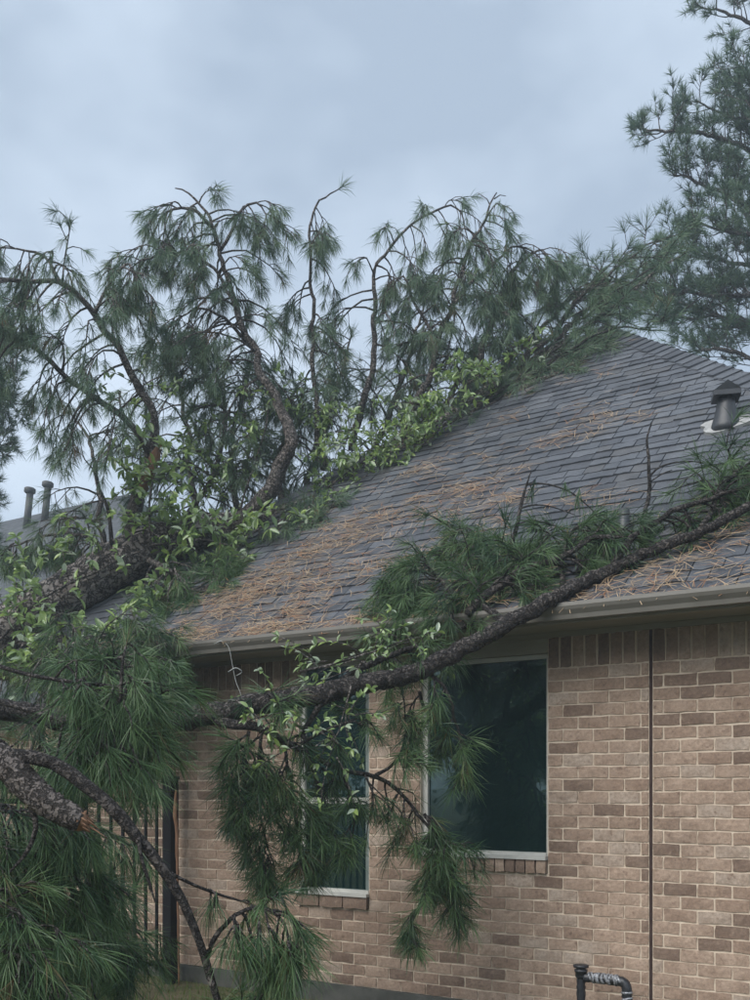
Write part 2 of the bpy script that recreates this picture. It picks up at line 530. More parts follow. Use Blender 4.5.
def foliate(w, tf, path, rad, n, t0=0.25, t1=1.0, slen=(0.35, 0.8), ntw=4, twl=(0.10, 0.24), droop=0.9, up=0.1, fwd=0.6,
            tl=0.19, k=34, g=0.35, tip=True, bias=None, floor=None, u0=0.3, zmax=None):
    "side shoots with tufts along a limb"
    m = len(path)
    tan = nrm(np.gradient(path, axis=0))
    for j in range(n):
        t = t0 + (t1 - t0) * (j + rng.random()) / n
        x = t * (m - 1); i = min(int(x), m - 2); u = x - i
        p = path[i] * (1 - u) + path[i + 1] * u
        T = tan[i]
        pe = nrm(np.cross(T, rng.normal(size=3)))
        d = T * fwd + pe + UP * up
        if bias is not None: d = d + bias
        if zmax is not None: d[2] = min(d[2], zmax)
        L = rng.uniform(*slen) * (1.1 - 0.45 * (t - t0) / max(t1 - t0, 1e-3))
        s = grow(p, d, L, droop, 6)
        if floor is not None: s = floor(s)
        r0 = min(0.011, 0.5 * rad[i] + 0.002)
        w.twig(s, r0, 0.0035)
        ts = nrm(s[-1] - s[-2])
        tf.add(s[-1], ts, tl * rng.uniform(0.9, 1.15), k, g)
        for q in range(ntw):
            uu = u0 + (1 - u0) * (q + rng.random()) / ntw
            y = uu * 5; a = min(int(y), 4); b = y - a
            pp = s[a] * (1 - b) + s[a + 1] * b
            tt = nrm(s[a + 1] - s[a])
            pq = nrm(np.cross(tt, rng.normal(size=3)))
            z = grow(pp, tt * 0.8 + pq * 0.9 + UP * up * 0.6, rng.uniform(*twl), droop * 0.6, 4)
            if floor is not None: z = floor(z)
            w.twig(z, 0.0050, 0.0028)
            tf.add(z[-1], nrm(z[-1] - z[-2]), tl * rng.uniform(0.85, 1.1), int(k * rng.uniform(0.7, 1.1)), g)
    if tip:
        tf.add(path[-1], tan[-1], tl, k, g)


def PZ(*pts): return [P(*p) for p in pts]


# ================================================================== THE SETTING
def ground():
    n = 60
    xs = np.concatenate([np.linspace(-300, -14, 14), np.linspace(-12, 8, 41), np.linspace(12, 300, 14)])
    ys = np.concatenate([np.linspace(-300, -14, 14), np.linspace(-12, 8, 41), np.linspace(12, 300, 14)])
    X, Y = np.meshgrid(xs, ys)
    Z = -0.14 + rng.normal(0, 0.012, X.shape) * (np.abs(X) < 14)
    v = np.stack([X, Y, Z], -1).reshape(-1, 3)
    c = len(xs); r = len(ys)
    i = (np.arange(r - 1)[:, None] * c + np.arange(c - 1)[None]).ravel()
    me = np_mesh('ground', v, [np.stack([i, i + 1, i + c + 1, i + c], 1)], M['ground'], smooth=True)
    tag(link('ground', me), kind='structure')


ground()

# ------------------------------------------------------------------ the brick house
XL, XR = -7.45, 0.35
EL, ER = XL - 0.42, XR + 0.42
APEX_X = (EL + ER) / 2
RUN = (ER - EL) / 2
house = root('brick_house', (APEX_X, 0.0, -0.14), 'tan brick house with grey shingle hip roof under the fallen pine', 'house')
WR = (-3.50, -2.545, 0.99, 2.33)      # big right window x0 x1 z0 z1
WL_ = (-4.57, -3.93, 0.665, 2.385)    # tall left window
JX = -1.866
CH, BL, MJ = 0.0794, 0.2032, 0.0112
TOPZ = 2.43

# mortar wall: front with openings, other sides plain
mb = MB()
DEP = 0.10


def wall_rect(x0, x1, z0, z1):
    if x1 > x0 and z1 > z0: mb.box((x0, 0.0, z0), (x1, DEP, z1))


for (a, b) in ((XL, WL_[0]), (WL_[1], WR[0]), (WR[1], JX - 0.0096), (JX + 0.0096, XR)):
    wall_rect(a, b, 0.0, TOPZ)
for W in (WL_, WR):
    wall_rect(W[0], W[1], 0.0, W[2] - 0.10)
    wall_rect(W[0], W[1], W[3] + 0.012, TOPZ)
mb.box((XL, DEP + 0.001, 0), (XL + 0.1, 7.9, TOPZ)); mb.box((XR - 0.1, DEP + 0.001, 0), (XR, 7.9, TOPZ)); mb.box((XL + 0.101, 7.8, 0), (XR - 0.101, 7.9, TOPZ))
wall = mb.build('wall', M['mortar'], house)
mb = MB(); mb.box((JX - 0.0095, -0.0045, 0.001), (JX + 0.0095, DEP - 0.001, TOPZ - 0.006)); mb.build('control_joint', M['joint'], house)


def brick_mesh(i, l, h, d):
    "a brick with uneven tumbled edges; the face lies towards -Y"
    nx, nz = 4, 2
    e = 0.0035
    v, f = [], []
    for iz in range(nz + 1):
        for ix in range(nx + 1):
            x = -l / 2 + l * ix / nx; z = -h / 2 + h * iz / nz
            edge = ix in (0, nx) or iz in (0, nz)
            v.append((x + float(np.clip(rng.normal(0, e * 0.6), -0.004, 0.004)), (rng.uniform(0.001, 0.003) if edge else rng.uniform(-0.001, 0.001)), z + float(np.clip(rng.normal(0, e * 0.55), -0.004, 0.004))))
    for iz in range(nz):
        for ix in range(nx):
            a = iz * (nx + 1) + ix
            f.append((a, a + 1, a + nx + 2, a + nx + 1))
    ring = list(range(nx + 1)) + [(k + 1) * (nx + 1) + nx for k in range(nz)] + [nz * (nx + 1) + nx - 1 - k for k in range(nx)] + [(nz - 1 - k) * (nx + 1) for k in range(nz - 1)]
    n0 = len(v)
    for r in ring: v.append((v[r][0], d, v[r][2]))
    for k in range(len(ring)):
        k2 = (k + 1) % len(ring)
        f.append((ring[k], n0 + k, n0 + k2, ring[k2])[::-1])
    return v, f


FULL = BL - MJ
VARS = [[brick_mesh(i, 1.0 * FULL, CH - MJ, 0.05) for i in range(5)], [brick_mesh(i, 0.5 * BL - MJ, CH - MJ, 0.05) for i in range(3)],
        [brick_mesh(i, CH - MJ, 0.205 - MJ, 0.05) for i in range(4)], [brick_mesh(i, 0.064, 0.088, 0.09) for i in range(3)]]
BM = {}


def brick_data(t, i, m):
    if (t, i, m) not in BM:
        v, f = VARS[t][i]
        me = bpy.data.meshes.new('brick'); me.from_pydata(v, [], f); me.materials.append(M['brick'][m]); me.update()
        BM[(t, i, m)] = me
    return BM[(t, i, m)]


bricks = []   # (kind, variant, material, x, y, z, length scale)


def pick_m(x, z):
    return int(rng.choice(4, p=(0.46, 0.28, 0.12, 0.14)))


ROWS = int((TOPZ - 0.205) / CH)
rowh = (TOPZ - 0.205) / ROWS
for r in range(ROWS):
    z = (r + 0.5) * rowh
    iv = [(XL, JX - 0.010), (JX + 0.010, XR)]
    for W in (WL_, WR):
        zlo = W[2] - 0.10
        if zlo - 0.02 < z < W[3]:
            iv = [q for a, b in iv for q in ((a, min(b, W[0])), (max(a, W[1]), b)) if q[1] - q[0] > 0.03]
    for a, b in iv:
        k = math.floor(a / BL) - 1
        while True:
            s = k * BL + (r % 2) * BL / 2 + (0.04 if a > JX else 0.0); e = s + BL; k += 1
            if s >= b: break
            s2, e2 = max(s, a), min(e, b)
            if e2 - s2 < 0.035: continue
            L = e2 - s2 - MJ
            t = 0 if L > 0.7 * FULL else 1
            L0 = FULL if t == 0 else 0.5 * BL - MJ
            bricks.append((t, int(rng.integers(len(VARS[t]))), pick_m(e2, z), (s2 + e2) / 2, -0.0075 + rng.uniform(-0.0015, 0.0015), z, L / L0, 1.0))
# soldier course along the top
for a, b in ((XL, WL_[0]), (WL_[1], WR[0]), (WR[1], JX - 0.010), (JX + 0.010, XR)):
    n = max(1, round((b - a) / CH)); w = (b - a) / n
    for q in range(n):
        bricks.append((2, int(rng.integers(4)), int(rng.choice(4, p=(0.28, 0.32, 0.34, 0.06))), a + (q + 0.5) * w, -0.0075 + rng.uniform(-0.0015, 0.0015), TOPZ - 0.1025, w / CH, 1.0))
# window sills of rowlock bricks, standing proud
for W, kind in ((WR, 0), (WL_, 1)):
    a, b = W[0], W[1]
    if kind == 0:
        n = round((b - a) / 0.073); w = (b - a) / n
        for q in range(n):
            bricks.append((3, int(rng.integers(3)), int(rng.choice(3)), a + (q + 0.5) * w, -0.034, W[2] - 0.053, w / 0.073, 1.0))
    else:
        n = 3; w = (b - a) / n
        for q in range(n):
            bricks.append((0, int(rng.integers(5)), int(rng.choice(3)), a + (q + 0.5) * w, -0.034, W[2] - 0.053, (w - MJ) / FULL, 1.28))
bricks.sort(key=lambda b: (b[3] > -1.05, (b[3]) ** 2 + 37))
for i, (t, va, mi, x, y, z, sl, sh) in enumerate(bricks[:300]):
    o = link('brick', brick_data(t, va, mi), wall)
    o.location = (x, y, z); o.scale = (sl, 1, sh)
    o.rotation_euler = (0, rng.normal(0, 0.004), rng.normal(0, 0.006))
mb = MB()
for (t, va, mi, x, y, z, sl, sh) in bricks[300:]:
    v, f = VARS[t][va]
    mb.add([(p[0] * sl + x, p[1] + y, p[2] * sh + z) for p in v], f, mi)
o = mb.build('brickwork', M['brick'], wall); tag(o, kind='stuff')

mb = MB(); mb.box((XL - 0.01, -0.03, -0.30), (XR + 0.01, 7.92, -0.002)); mb.build('foundation', M['concrete'], house)


# windows
def window(W, kind):
    x0, x1, z0, z1 = W
    fr = MB()
    fw, y0, y1 = 0.042, 0.028, 0.085
    fr.box((x0, y0, z0), (x0 + fw, y1, z1)); fr.box((x1 - 0.02, y0, z0), (x1, y1, z1))
    fr.box((x0 + fw + .0005, y0 + 0.002, z1 - 0.03), (x1 - 0.0205, y1, z1)); fr.box((x0 + fw + .0005, y0 - 0.010, z0), (x1 - 0.0205, y1, z0 + 0.035))
    fo = fr.build('window', M['frame'], house)
    T = Matrix.Translation(-house.location)

    def sub(mbx, name, m):
        o = mbx.build(name, m, fo); return o
    s = MB(); s.box((x0 - 0.002, -0.045, z0 - 0.009), (x1 + 0.002, 0.030, z0 + 0.016)); sub(s, 'window_ledge', M['frame'])
    g = [(z0 + 0.035, z1 - 0.03)]
    if kind == 1:
        zm, zt = 1.355, 2.215
        g = [(z0 + 0.035, zm - 0.024), (zm + 0.024, zt - 0.04), (zt + 0.04, z1 - 0.03)]
        s = MB(); s.box((x0 + fw, 0.034, zm - 0.024), (x1 - 0.02, 0.08, zm + 0.024)); sub(s, 'meeting_rail', M['frame'])
        s = MB(); s.box((x0 + fw, 0.036, zt - 0.045), (x1 - 0.02, 0.08, zt + 0.04)); sub(s, 'shade_rail', M['shade'])
        s = MB(); s.box((x1 - 0.055, 0.040, z0 + 0.035), (x1 - 0.0201, 0.078, z1 - 0.03)); sub(s, 'sash_stile', M['shade'])
    for a, b in g:
        s = MB(); s.box((x0 + fw, 0.052, a), (x1 - 0.02, 0.058, b)); sub(s, 'pane', M['glass'])
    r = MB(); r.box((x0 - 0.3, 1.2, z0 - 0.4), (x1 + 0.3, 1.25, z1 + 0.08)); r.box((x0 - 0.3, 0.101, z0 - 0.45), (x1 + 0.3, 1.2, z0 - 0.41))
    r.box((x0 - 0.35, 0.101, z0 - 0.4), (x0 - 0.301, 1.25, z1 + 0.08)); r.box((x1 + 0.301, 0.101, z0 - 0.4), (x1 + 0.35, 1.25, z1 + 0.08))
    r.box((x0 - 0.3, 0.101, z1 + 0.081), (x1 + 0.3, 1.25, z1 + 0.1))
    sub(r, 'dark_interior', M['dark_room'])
    return fo


window(WR, 0); window(WL_, 1)
hb = MB(); hb.box((WR[0], -0.006, WR[3] + 0.001), (WR[1], 0.02, TOPZ)); hb.box((WL_[0], -0.006, WL_[3] + 0.001), (WL_[1], 0.02, TOPZ))
hb.build('window_head_board', M['trim'], house)

# eaves: frieze, soffit, fascia, gutter
mb = MB(); mb.box((XL - 0.02, -0.022, TOPZ - 0.004), (XR + 0.02, -0.001, TOPZ + 0.03)); mb.build('frieze_board', M['trim'], house)
mb = MB()
for (a, b, c, d) in ((EL + 0.02, ER - 0.02, -OVER + 0.01, 0.1), (EL + 0.02, XL, 0.101, 8.2), (XR, ER - 0.02, 0.101, 8.2)):
    mb.box((a, c, TOPZ + 0.031), (b, d, TOPZ + 0.045))
mb.build('soffit', M['trim'], house)
mb = MB()
mb.box((EL + 0.02, -OVER - 0.012, TOPZ + 0.012), (ER - 0.02, -OVER + 0.009, EAVE - 0.012))
mb.box((EL, -OVER + 0.02, TOPZ + 0.012), (EL + 0.019, 8.2, EAVE - 0.012)); mb.box((ER - 0.019, -OVER + 0.02, TOPZ + 0.012), (ER, 8.2, EAVE - 0.012))
mb.build('fascia', M['trim'], house)
gy, gz = -OVER - 0.013, EAVE - 0.012
prof = [(gy, gz), (gy, gz - 0.092), (gy - 0.058, gz - 0.092), (gy - 0.066, gz - 0.066), (gy - 0.088, gz - 0.040), (gy - 0.098, gz - 0.020), (gy - 0.098, gz + 0.002),
        (gy - 0.088, gz + 0.002), (gy - 0.086, gz - 0.012), (gy - 0.058, gz - 0.030), (gy - 0.006, gz - 0.030), (gy - 0.004, gz)]
mb = MB(); mb.prism(prof, EL - 0.05, ER + 0.05); gut = mb.build('gutter', M['gutter'], house)

# roof
SL = math.sqrt(1 + PITCH ** 2)
SD = np.array([0, 1 / SL, PITCH / SL]); ND = np.array([0, -PITCH / SL, 1 / SL])
HR = EAVE + PITCH * RUN
ap = (APEX_X, -OVER + RUN, HR)
e0, e1, e2, e3 = (EL, -OVER, EAVE), (ER, -OVER, EAVE), (ER, -OVER + 2 * RUN, EAVE), (EL, -OVER + 2 * RUN, EAVE)
mb = MB(); mb.add([e0, e1, e2, e3, ap], [(0, 1, 4), (1, 2, 4), (2, 3, 4), (3, 0, 4), (3, 2, 1, 0)])
roof = mb.build('roof', M['underlay'], house)
TR = Matrix.Translation(-house.location)
tabs = []
EXPO = 0.120
ncourse = int(RUN * SL / EXPO)
for side in range(4):
    for c in range(ncourse):
        s = c * EXPO - 0.02
        v = (s + EXPO * 0.75) / SL
        a, b = -RUN + max(v, 0), RUN - max(v, 0)
        x = a
        while x < b - 0.01:
            w = min(rng.choice((0.12, 0.15, 0.18, 0.21, 0.25)), b - x)
            if x == a: w = min(rng.uniform(0.08, 0.3), b - x)
            tabs.append((side, x + w / 2, s, w - 0.006, rng.random() < 0.5, int(rng.choice(4, p=(0.46, 0.27, 0.17, 0.10)))))
            x += w
SH = {}


def tab_geo(var):
    r_ = np.random.default_rng(var)
    t = 0.018 if var % 2 else 0.011
    n = 3
    v = []
    for k in range(n + 1):
        x = -0.5 + k / n
        j = r_.normal(0, 0.004); h = r_.normal(0, 0.0015)
        v += [(x, j, -0.004), (x, j, t + h), (x, EXPO + 0.03, 0.004), ]
    f = []
    for k in range(n):
        o = 3 * k
        f += [(o, o + 3, o + 4, o + 1), (o + 1, o + 4, o + 5, o + 2)]
    f += [(0, 1, 2), (3 * n, 3 * n + 2, 3 * n + 1)]
    return v, f


TG = [tab_geo(i) for i in range(8)]


def tab_xf(side, x, s):
    "frame of a tab on one of the four slopes"
    ang = side * math.pi / 2
    cx, cy = APEX_X, -OVER + RUN
    R = Matrix.Rotation(ang, 4, 'Z')
    L = Matrix(((1, 0, 0, x), (0, SD[1], ND[1], -RUN + s / SL), (0, SD[2], ND[2], EAVE + PITCH * s / SL), (0, 0, 0, 1)))
    return Matrix.Translation((cx, cy, 0)) @ R @ L


def px_of(p):
    d = np.array(p) - CAM; z = d @ FW
    return 375 + 1000 * (d @ RT) / z, 788 - 1000 * d[2] / z, z


front = []
rest = []
for t in tabs:
    if t[0] == 0:
        m_ = tab_xf(0, t[1], t[2] + 0.07).translation
        x, y, z = px_of(m_)
        if 150 < x < 770 and y > 320: front.append((z, t)); continue
    rest.append(t)
front.sort(key=lambda q: q[0])
for z, (side, x, s, w, thick, mi) in front[:300]:
    var = int(rng.integers(4)) * 2 + int(thick)
    if (var, mi) not in SH:
        v, f = TG[var]
        me = bpy.data.meshes.new('shingle'); me.from_pydata(v, [], f); me.materials.append(M['shingle'][mi]); me.update(); SH[(var, mi)] = me
    o = link('shingle', SH[(var, mi)], roof)
    o.matrix_basis = tab_xf(side, x, s + rng.normal(0, 0.003)) @ Matrix.Diagonal((w, 1, 1, 1))
mb = MB()
for side, x, s, w, thick, mi in [q[1] for q in front[300:]] + rest:
    v, f = TG[int(rng.integers(4)) * 2 + int(thick)]
    X = tab_xf(side, x, s + rng.normal(0, 0.003)) @ Matrix.Diagonal((w, 1, 1, 1))
    mb.add([X @ Vector(p) for p in v], f, mi)
o = mb.build('shingle_courses', M['shingle'], roof); tag(o, kind='stuff')
# hip caps: bent shingles lapped up each hip
capm = {}
for hx, sgn in ((EL, 1), (ER, -1)):
    A, B = Vector((hx, -OVER, EAVE)), Vector(ap)
    L = (B - A).length; d = (B - A).normalized()
    n = int(L / 0.142)
    up = Vector((0, 0, 1)); sidev = d.cross(up).normalized(); nn = sidev.cross(d)
    for i in range(n):
        if i % 3 not in capm:
            ww, dp = 0.15, 0.078
            vv = []
            for yy, lift in ((0, 0.030), (0.19, 0.012)):
                for xx in (-1, 0, 1):
                    vv.append((xx * ww + random.gauss(0, .004), yy + random.gauss(0, .004), lift - abs(xx) * dp))
                for xx in (-1, 0, 1):
                    vv.append((xx * ww, yy, lift - abs(xx) * dp - 0.016))
            ff = [(0, 1, 7, 6), (1, 2, 8, 7), (0, 3, 4, 1), (1, 4, 5, 2), (6, 7, 10, 9), (7, 8, 11, 10), (0, 6, 9, 3), (2, 5, 11, 8), (3, 9, 10, 4), (4, 10, 11, 5)]
            me = bpy.data.meshes.new('hip_cap'); me.from_pydata(vv, [], ff); me.materials.append(M['shingle'][(0, 1, 0)[i % 3]]); me.update(); capm[i % 3] = me
        o = link('hip_cap', capm[i % 3], roof)
        p = A + d * (i * 0.142)
        o.matrix_basis = Matrix(((sidev.x, d.x, nn.x, p.x), (sidev.y, d.y, nn.y, p.y), (sidev.z, d.z, nn.z, p.z), (0, 0, 0, 1)))

# roof vent with a hooded cap, white flashing
vb = RF(726, 427, 0.0)
mb = MB(); mb.lathe(vb + np.array([0, 0, -0.05]), [(0.118, 0.0), (0.104, 0.06), (0.082, 0.13), (0.067, 0.20), (0.062, 0.26)], 20); vent = mb.build('roof_vent', M['vent'], house, True)
mb = MB(); c = vb + np.array([0, 0, 0.205]); q = math.radians(20)
rot = lambda x, y, z: (c[0] + x * math.cos(q) - y * math.sin(q), c[1] + x * math.sin(q) + y * math.cos(q), c[2] + z)
hh = 0.094
mb.add([rot(-hh, -hh, 0), rot(hh, -hh, 0), rot(hh, hh, 0), rot(-hh, hh, 0), rot(-hh, -hh, .035), rot(hh, -hh, .035), rot(hh, hh, .035), rot(-hh, hh, .035), rot(0, -hh - .02, 0.095), rot(0, hh + .02, 0.095)],
       [(3, 2, 1, 0), (0, 1, 5, 4), (2, 3, 7, 6), (1, 2, 6, 5), (3, 0, 4, 7), (4, 5, 8), (6, 7, 9), (5, 6, 9, 8), (7, 4, 8, 9)])
o = mb.build('vent_hood', M['vent'], vent)
mb = MB()
fl = []
for k in range(20):
    a = 2 * math.pi * k / 20; rr = 1 + 0.16 * math.sin(3 * a + 1) + random.gauss(0, .05)
    fl.append(vb + np.array([1, 0, 0]) * 0.185 * rr * math.cos(a) + SD * 0.125 * rr * math.sin(a) + ND * 0.030)
mb.add(fl + [p - ND * 0.03 for p in fl], [tuple(range(20))] + [(k, 20 + k, 20 + (k + 1) % 20, (k + 1) % 20) for k in range(20)])
o = mb.build('flashing', M['flashing'], vent)
pb = RF(624, 535, 0.0)
mb = MB(); mb.lathe(pb + np.array([0, 0, -0.04]), [(0.075, 0), (0.068, 0.04), (0.036, 0.10), (0.034, 0.21), (0.027, 0.212), (0.027, 0.17)], 14); mb.build('plumbing_vent_pipe', M['vent'], house, True)

# ------------------------------------------------------------------ neighbour house behind
nb_ap = P(128, 494, 20.0)
NBL = 9.0
nb = root('neighbour_house', (nb_ap[0], nb_ap[1], -0.14), 'neighbouring house with grey hip roof and two vent pipes, far left behind the tree', 'house')
NBH = nb_ap[2] - 2.5; NR = NBH / 0.85
mb = MB(); x, y = nb_ap[0], nb_ap[1]
for sx, sy, a, b in ((-1, -1, 1, -1), (1, -1, 1, 1), (1, 1, -1, 1), (-1, 1, -1, -1)):
    w = NR - 0.4
    e1 = NBL if sx < 0 else 0; e2 = NBL if a < 0 else 0
    mb.add([(x + sx * w - e1, y + sy * w, -0.2), (x + a * w - e2, y + b * w, -0.2), (x + a * w - e2, y + b * w, 2.5), (x + sx * w - e1, y + sy * w, 2.5)], [(0, 1, 2, 3)])
mb.build('wall', M['far_brick'], nb)


def nb_roof_mat():
    m, nt, b = mat('neighbour_shingles', 0.55, 0.35)
    c, h = noise_mix(nt, (0.045, 0.05, 0.055), (0.075, 0.08, 0.085), 6, 4)
    g = nt.nodes.new('ShaderNodeNewGeometry'); sp = nt.nodes.new('ShaderNodeSeparateXYZ'); nt.links.new(g.outputs['Position'], sp.inputs[0])
    w = nt.nodes.new('ShaderNodeMath'); w.operation = 'MULTIPLY'; w.inputs[1].default_value = 13.0; nt.links.new(sp.outputs[2], w.inputs[0])
    fr = nt.nodes.new('ShaderNodeMath'); fr.operation = 'FRACT'; nt.links.new(w.outputs[0], fr.inputs[0])
    r = nt.nodes.new('ShaderNodeValToRGB'); r.color_ramp.elements[0].color = (0.45, 0.45, 0.45, 1); r.color_ramp.elements[1].position = 0.25
    nt.links.new(fr.outputs[0], r.inputs[0])
    nt.links.new(mixc(nt, c, r.outputs[0], 1.0, 'MULTIPLY'), b.inputs['Base Color'])
    bump(nt, b, fr.outputs[0], 0.5, 0.02)
    return m


mb = MB(); a = 2.5
mb.add([(x - NR - NBL, y - NR, a), (x + NR, y - NR, a), (x + NR, y + NR, a), (x - NR - NBL, y + NR, a), (x, y, nb_ap[2]), (x - NBL, y, nb_ap[2])], [(0, 1, 4, 5), (1, 2, 4), (2, 3, 5, 4), (3, 0, 5), (3, 2, 1, 0)])
mb.build('roof', nb_roof_mat(), nb)


def nb_surf(px, py):
    "the point of the neighbour's front slopes seen in this direction"
    d = ray(px, py)
    for t in np.arange(11, 30, 0.02):
        p = CAM + d * t
        h = nb_ap[2] - 0.85 * max(p[0] - x, x - NBL - p[0], abs(p[1] - y))
        if p[2] <= h: return p
    return CAM + d * 15


for (bx_, by_, ty) in ((26, 527, 490), (44, 520, 484)):
    b_ = nb_surf(bx_, by_)
    zz = (b_ - CAM) @ FW
    hgt = (by_ - ty) / 1000 * zz
    mb = MB(); mb.lathe(b_ + np.array([0, 0, -0.1]), [(0.075, 0), (0.072, hgt + 0.02)], 14, axis=(0.10, 0.05, 1)); vp = mb.build('vent_pipe', M['pvc'], nb, True)
    mb = MB(); mb.lathe(b_ + np.array([0.1, 0.05, 1]) * (hgt - 0.08), [(0.085, 0), (0.12, 0.03), (0.12, 0.10), (0.09, 0.125)], 14, axis=(0.10, 0.05, 1))
    o = mb.build('vent_cap', M['pvc'], vp, True)

# ================================================================== THE FALLEN PINE
def to_roof(s, lift=0.03):
    "shoots that come to rest on the front slope instead of going through it"
    s = s.copy()
    inside = (s[:, 1] > -OVER - 0.1) & (s[:, 0] > EL) & (s[:, 0] < ER)
    zr = EAVE + PITCH * (s[:, 1] + OVER)
    zr = np.minimum(zr, EAVE + PITCH * (s[:, 0] - EL))
    low = inside & (s[:, 2] < zr + lift) & (s[:, 2] > EAVE - 0.5)
    s[low, 2] = zr[low] + lift
    return s


pine = root('fallen_pine_tree', P(-60, 690, 8.9), 'big uprooted pine lying along the left hip of the roof, limbs standing up', 'tree')
tw = Wood()
tp, tr = tw.tube(PZ((-150, 725, 8.7), (-60, 672, 8.9), (0, 634, 9.0), (75, 590, 9.12), (140, 552, 9.2), (205, 532, 9.3), (270, 522, 9.45), (335, 499, 9.5), (352, 488, 9.5), (410, 452, 9.7),
                  (470, 402, 9.95), (560, 345, 10.35), (620, 302, 10.5), (655, 272, 10.6), (690, 250, 10.7)),
                 [0.235, 0.225, 0.215, 0.21, 0.20, 0.16, 0.125, 0.105, 0.10, 0.078, 0.058, 0.036, 0.024, 0.014, 0.008], n=110, sides=20, lump=0.045)
link('trunk', tw.mesh('trunk', M['bark']), pine)

NC = [0]


def limb(parent, pts, rad, fol, name='limb', m='bark_limb', nm='needle', sides=9, wob=0.022, width=0.0036, mesh_kw=None, extra=None, lump=0.03):
    w, tf = Wood(), Tufts()
    p, r = w.tube(pts, rad, sides=sides, wob=wob, lump=lump)
    for f in (fol if isinstance(fol, list) else [fol] if fol else []): foliate(w, tf, p, r, **f)
    if extra: extra(w, tf)
    o = link(name, w.mesh(name, M[m]), parent)
    if tf.p:
        me = tf.mesh('needles', M[nm], width=width, **(mesh_kw or {}))
        q = link('needles', me, o)
        tag(q, kind='stuff')
        NC[0] += len(me.vertices)
    return o


LIMP = dict(droop=1.15, up=-0.05, fwd=0.6, tl=0.16, k=40, g=0.20, u0=0.40, zmax=0.75)
# upright limbs of the broken crown
limb(pine, PZ((128, 545, 9.2), (140, 492, 9.15), (150, 455, 9.1), (155, 420, 9.05), (120, 352, 8.9), (95, 315, 8.8), (65, 287, 8.7), (30, 280, 8.6), (-5, 280, 8.5), (-60, 300, 8.4)),
     [0.075, 0.065, 0.05, 0.036, 0.031, 0.027, 0.022, 0.018, 0.015, 0.008], dict(n=27, t0=0.36, slen=(0.45, 1.0), ntw=6, **LIMP))
limb(pine, PZ((150, 455, 9.1), (135, 430, 9.0), (105, 405, 8.9), (65, 377, 8.8), (35, 352, 8.7), (0, 333, 8.6), (-60, 310, 8.5)),
     [0.036, 0.031, 0.027, 0.023, 0.019, 0.016, 0.009], dict(n=24, t0=0.2, slen=(0.4, 0.95), ntw=7, **LIMP))
limb(pine, PZ((235, 528, 9.3), (257, 508, 9.15), (280, 470, 9.1), (291, 442, 9.1), (284, 418, 9.2), (262, 370, 9.35), (240, 320, 9.5), (228, 280, 9.5), (216, 238, 9.5), (206, 214, 9.5), (192, 196, 9.5), (176, 189, 9.5)),
     [0.088, 0.08, 0.072, 0.062, 0.050, 0.036, 0.029, 0.024, 0.019, 0.014, 0.009, 0.005],
     [dict(n=32, t0=0.45, t1=0.95, slen=(0.45, 1.05), ntw=6, tip=False, **LIMP)])
limb(pine, PZ((322, 470, 9.7), (318, 430, 9.7), (313, 350, 9.75), (312, 280, 9.75), (308, 238, 9.75), (315, 208, 9.75), (330, 196, 9.75), (344, 186, 9.75)),
     [0.036, 0.027, 0.021, 0.016, 0.013, 0.010, 0.007, 0.004], dict(n=20, t0=0.25, t1=0.9, slen=(0.25, 0.55), ntw=5, **LIMP))
limb(pine, PZ((352, 450, 9.9), (362, 405, 9.9), (372, 355, 9.95), (376, 305, 10.0), (372, 275, 10.0), (390, 246, 10.0), (415, 222, 10.05), (440, 209, 10.1), (458, 208, 10.1), (467, 232, 10.1), (470, 256, 10.1)),
     [0.042, 0.036, 0.029, 0.023, 0.018, 0.014, 0.012, 0.010, 0.008, 0.006, 0.004], dict(n=26, t0=0.3, slen=(0.3, 0.75), ntw=6, **LIMP))
limb(pine, PZ((392, 462, 9.65), (410, 415, 9.75), (430, 370, 9.85), (446, 320, 9.9), (460, 275, 9.95), (476, 235, 10.0), (489, 206, 10.0), (497, 193, 10.0)),
     [0.048, 0.038, 0.031, 0.025, 0.020, 0.014, 0.009, 0.005], dict(n=28, t0=0.25, t1=0.93, slen=(0.35, 0.8), ntw=6, tip=False, **LIMP),
     extra=lambda w, tf: [w.twig(np.array(PZ(*q)), 0.007, 0.003) for q in (((490, 205, 10), (487, 199, 10), (478, 193, 10)), ((494, 199, 10), (500, 195, 10), (506, 196, 10)))])
limb(pine, PZ((455, 415, 9.9), (475, 370, 10.1), (492, 320, 10.2), (505, 285, 10.3), (522, 263, 10.3), (540, 250, 10.3), (552, 262, 10.3)),
     [0.042, 0.036, 0.028, 0.02, 0.014, 0.010, 0.006], dict(n=30, t0=0.2, slen=(0.3, 0.75), ntw=5, **LIMP))
limb(pine, PZ((510, 378, 10.1), (540, 345, 10.3), (575, 305, 10.5), (610, 272, 10.6), (640, 250, 10.7), (665, 238, 10.7)),
     [0.034, 0.028, 0.022, 0.016, 0.010, 0.006], dict(n=20, t0=0.2, slen=(0.3, 0.7), ntw=5, droop=0.3, up=0.35, fwd=0.7, tl=0.19, k=34, g=0.2))
limb(pine, PZ((420, 446, 9.7), (480, 412, 9.75), (530, 385, 9.65), (585, 362, 9.7), (640, 346, 9.55), (652, 344, 9.5)),
     [0.038, 0.034, 0.028, 0.02, 0.012, 0.007], dict(n=26, t0=0.05, t1=0.8, slen=(0.2, 0.45), ntw=4, droop=0.6, up=0.25, fwd=0.8, tl=0.18, k=32, g=0.3, floor=to_roof))
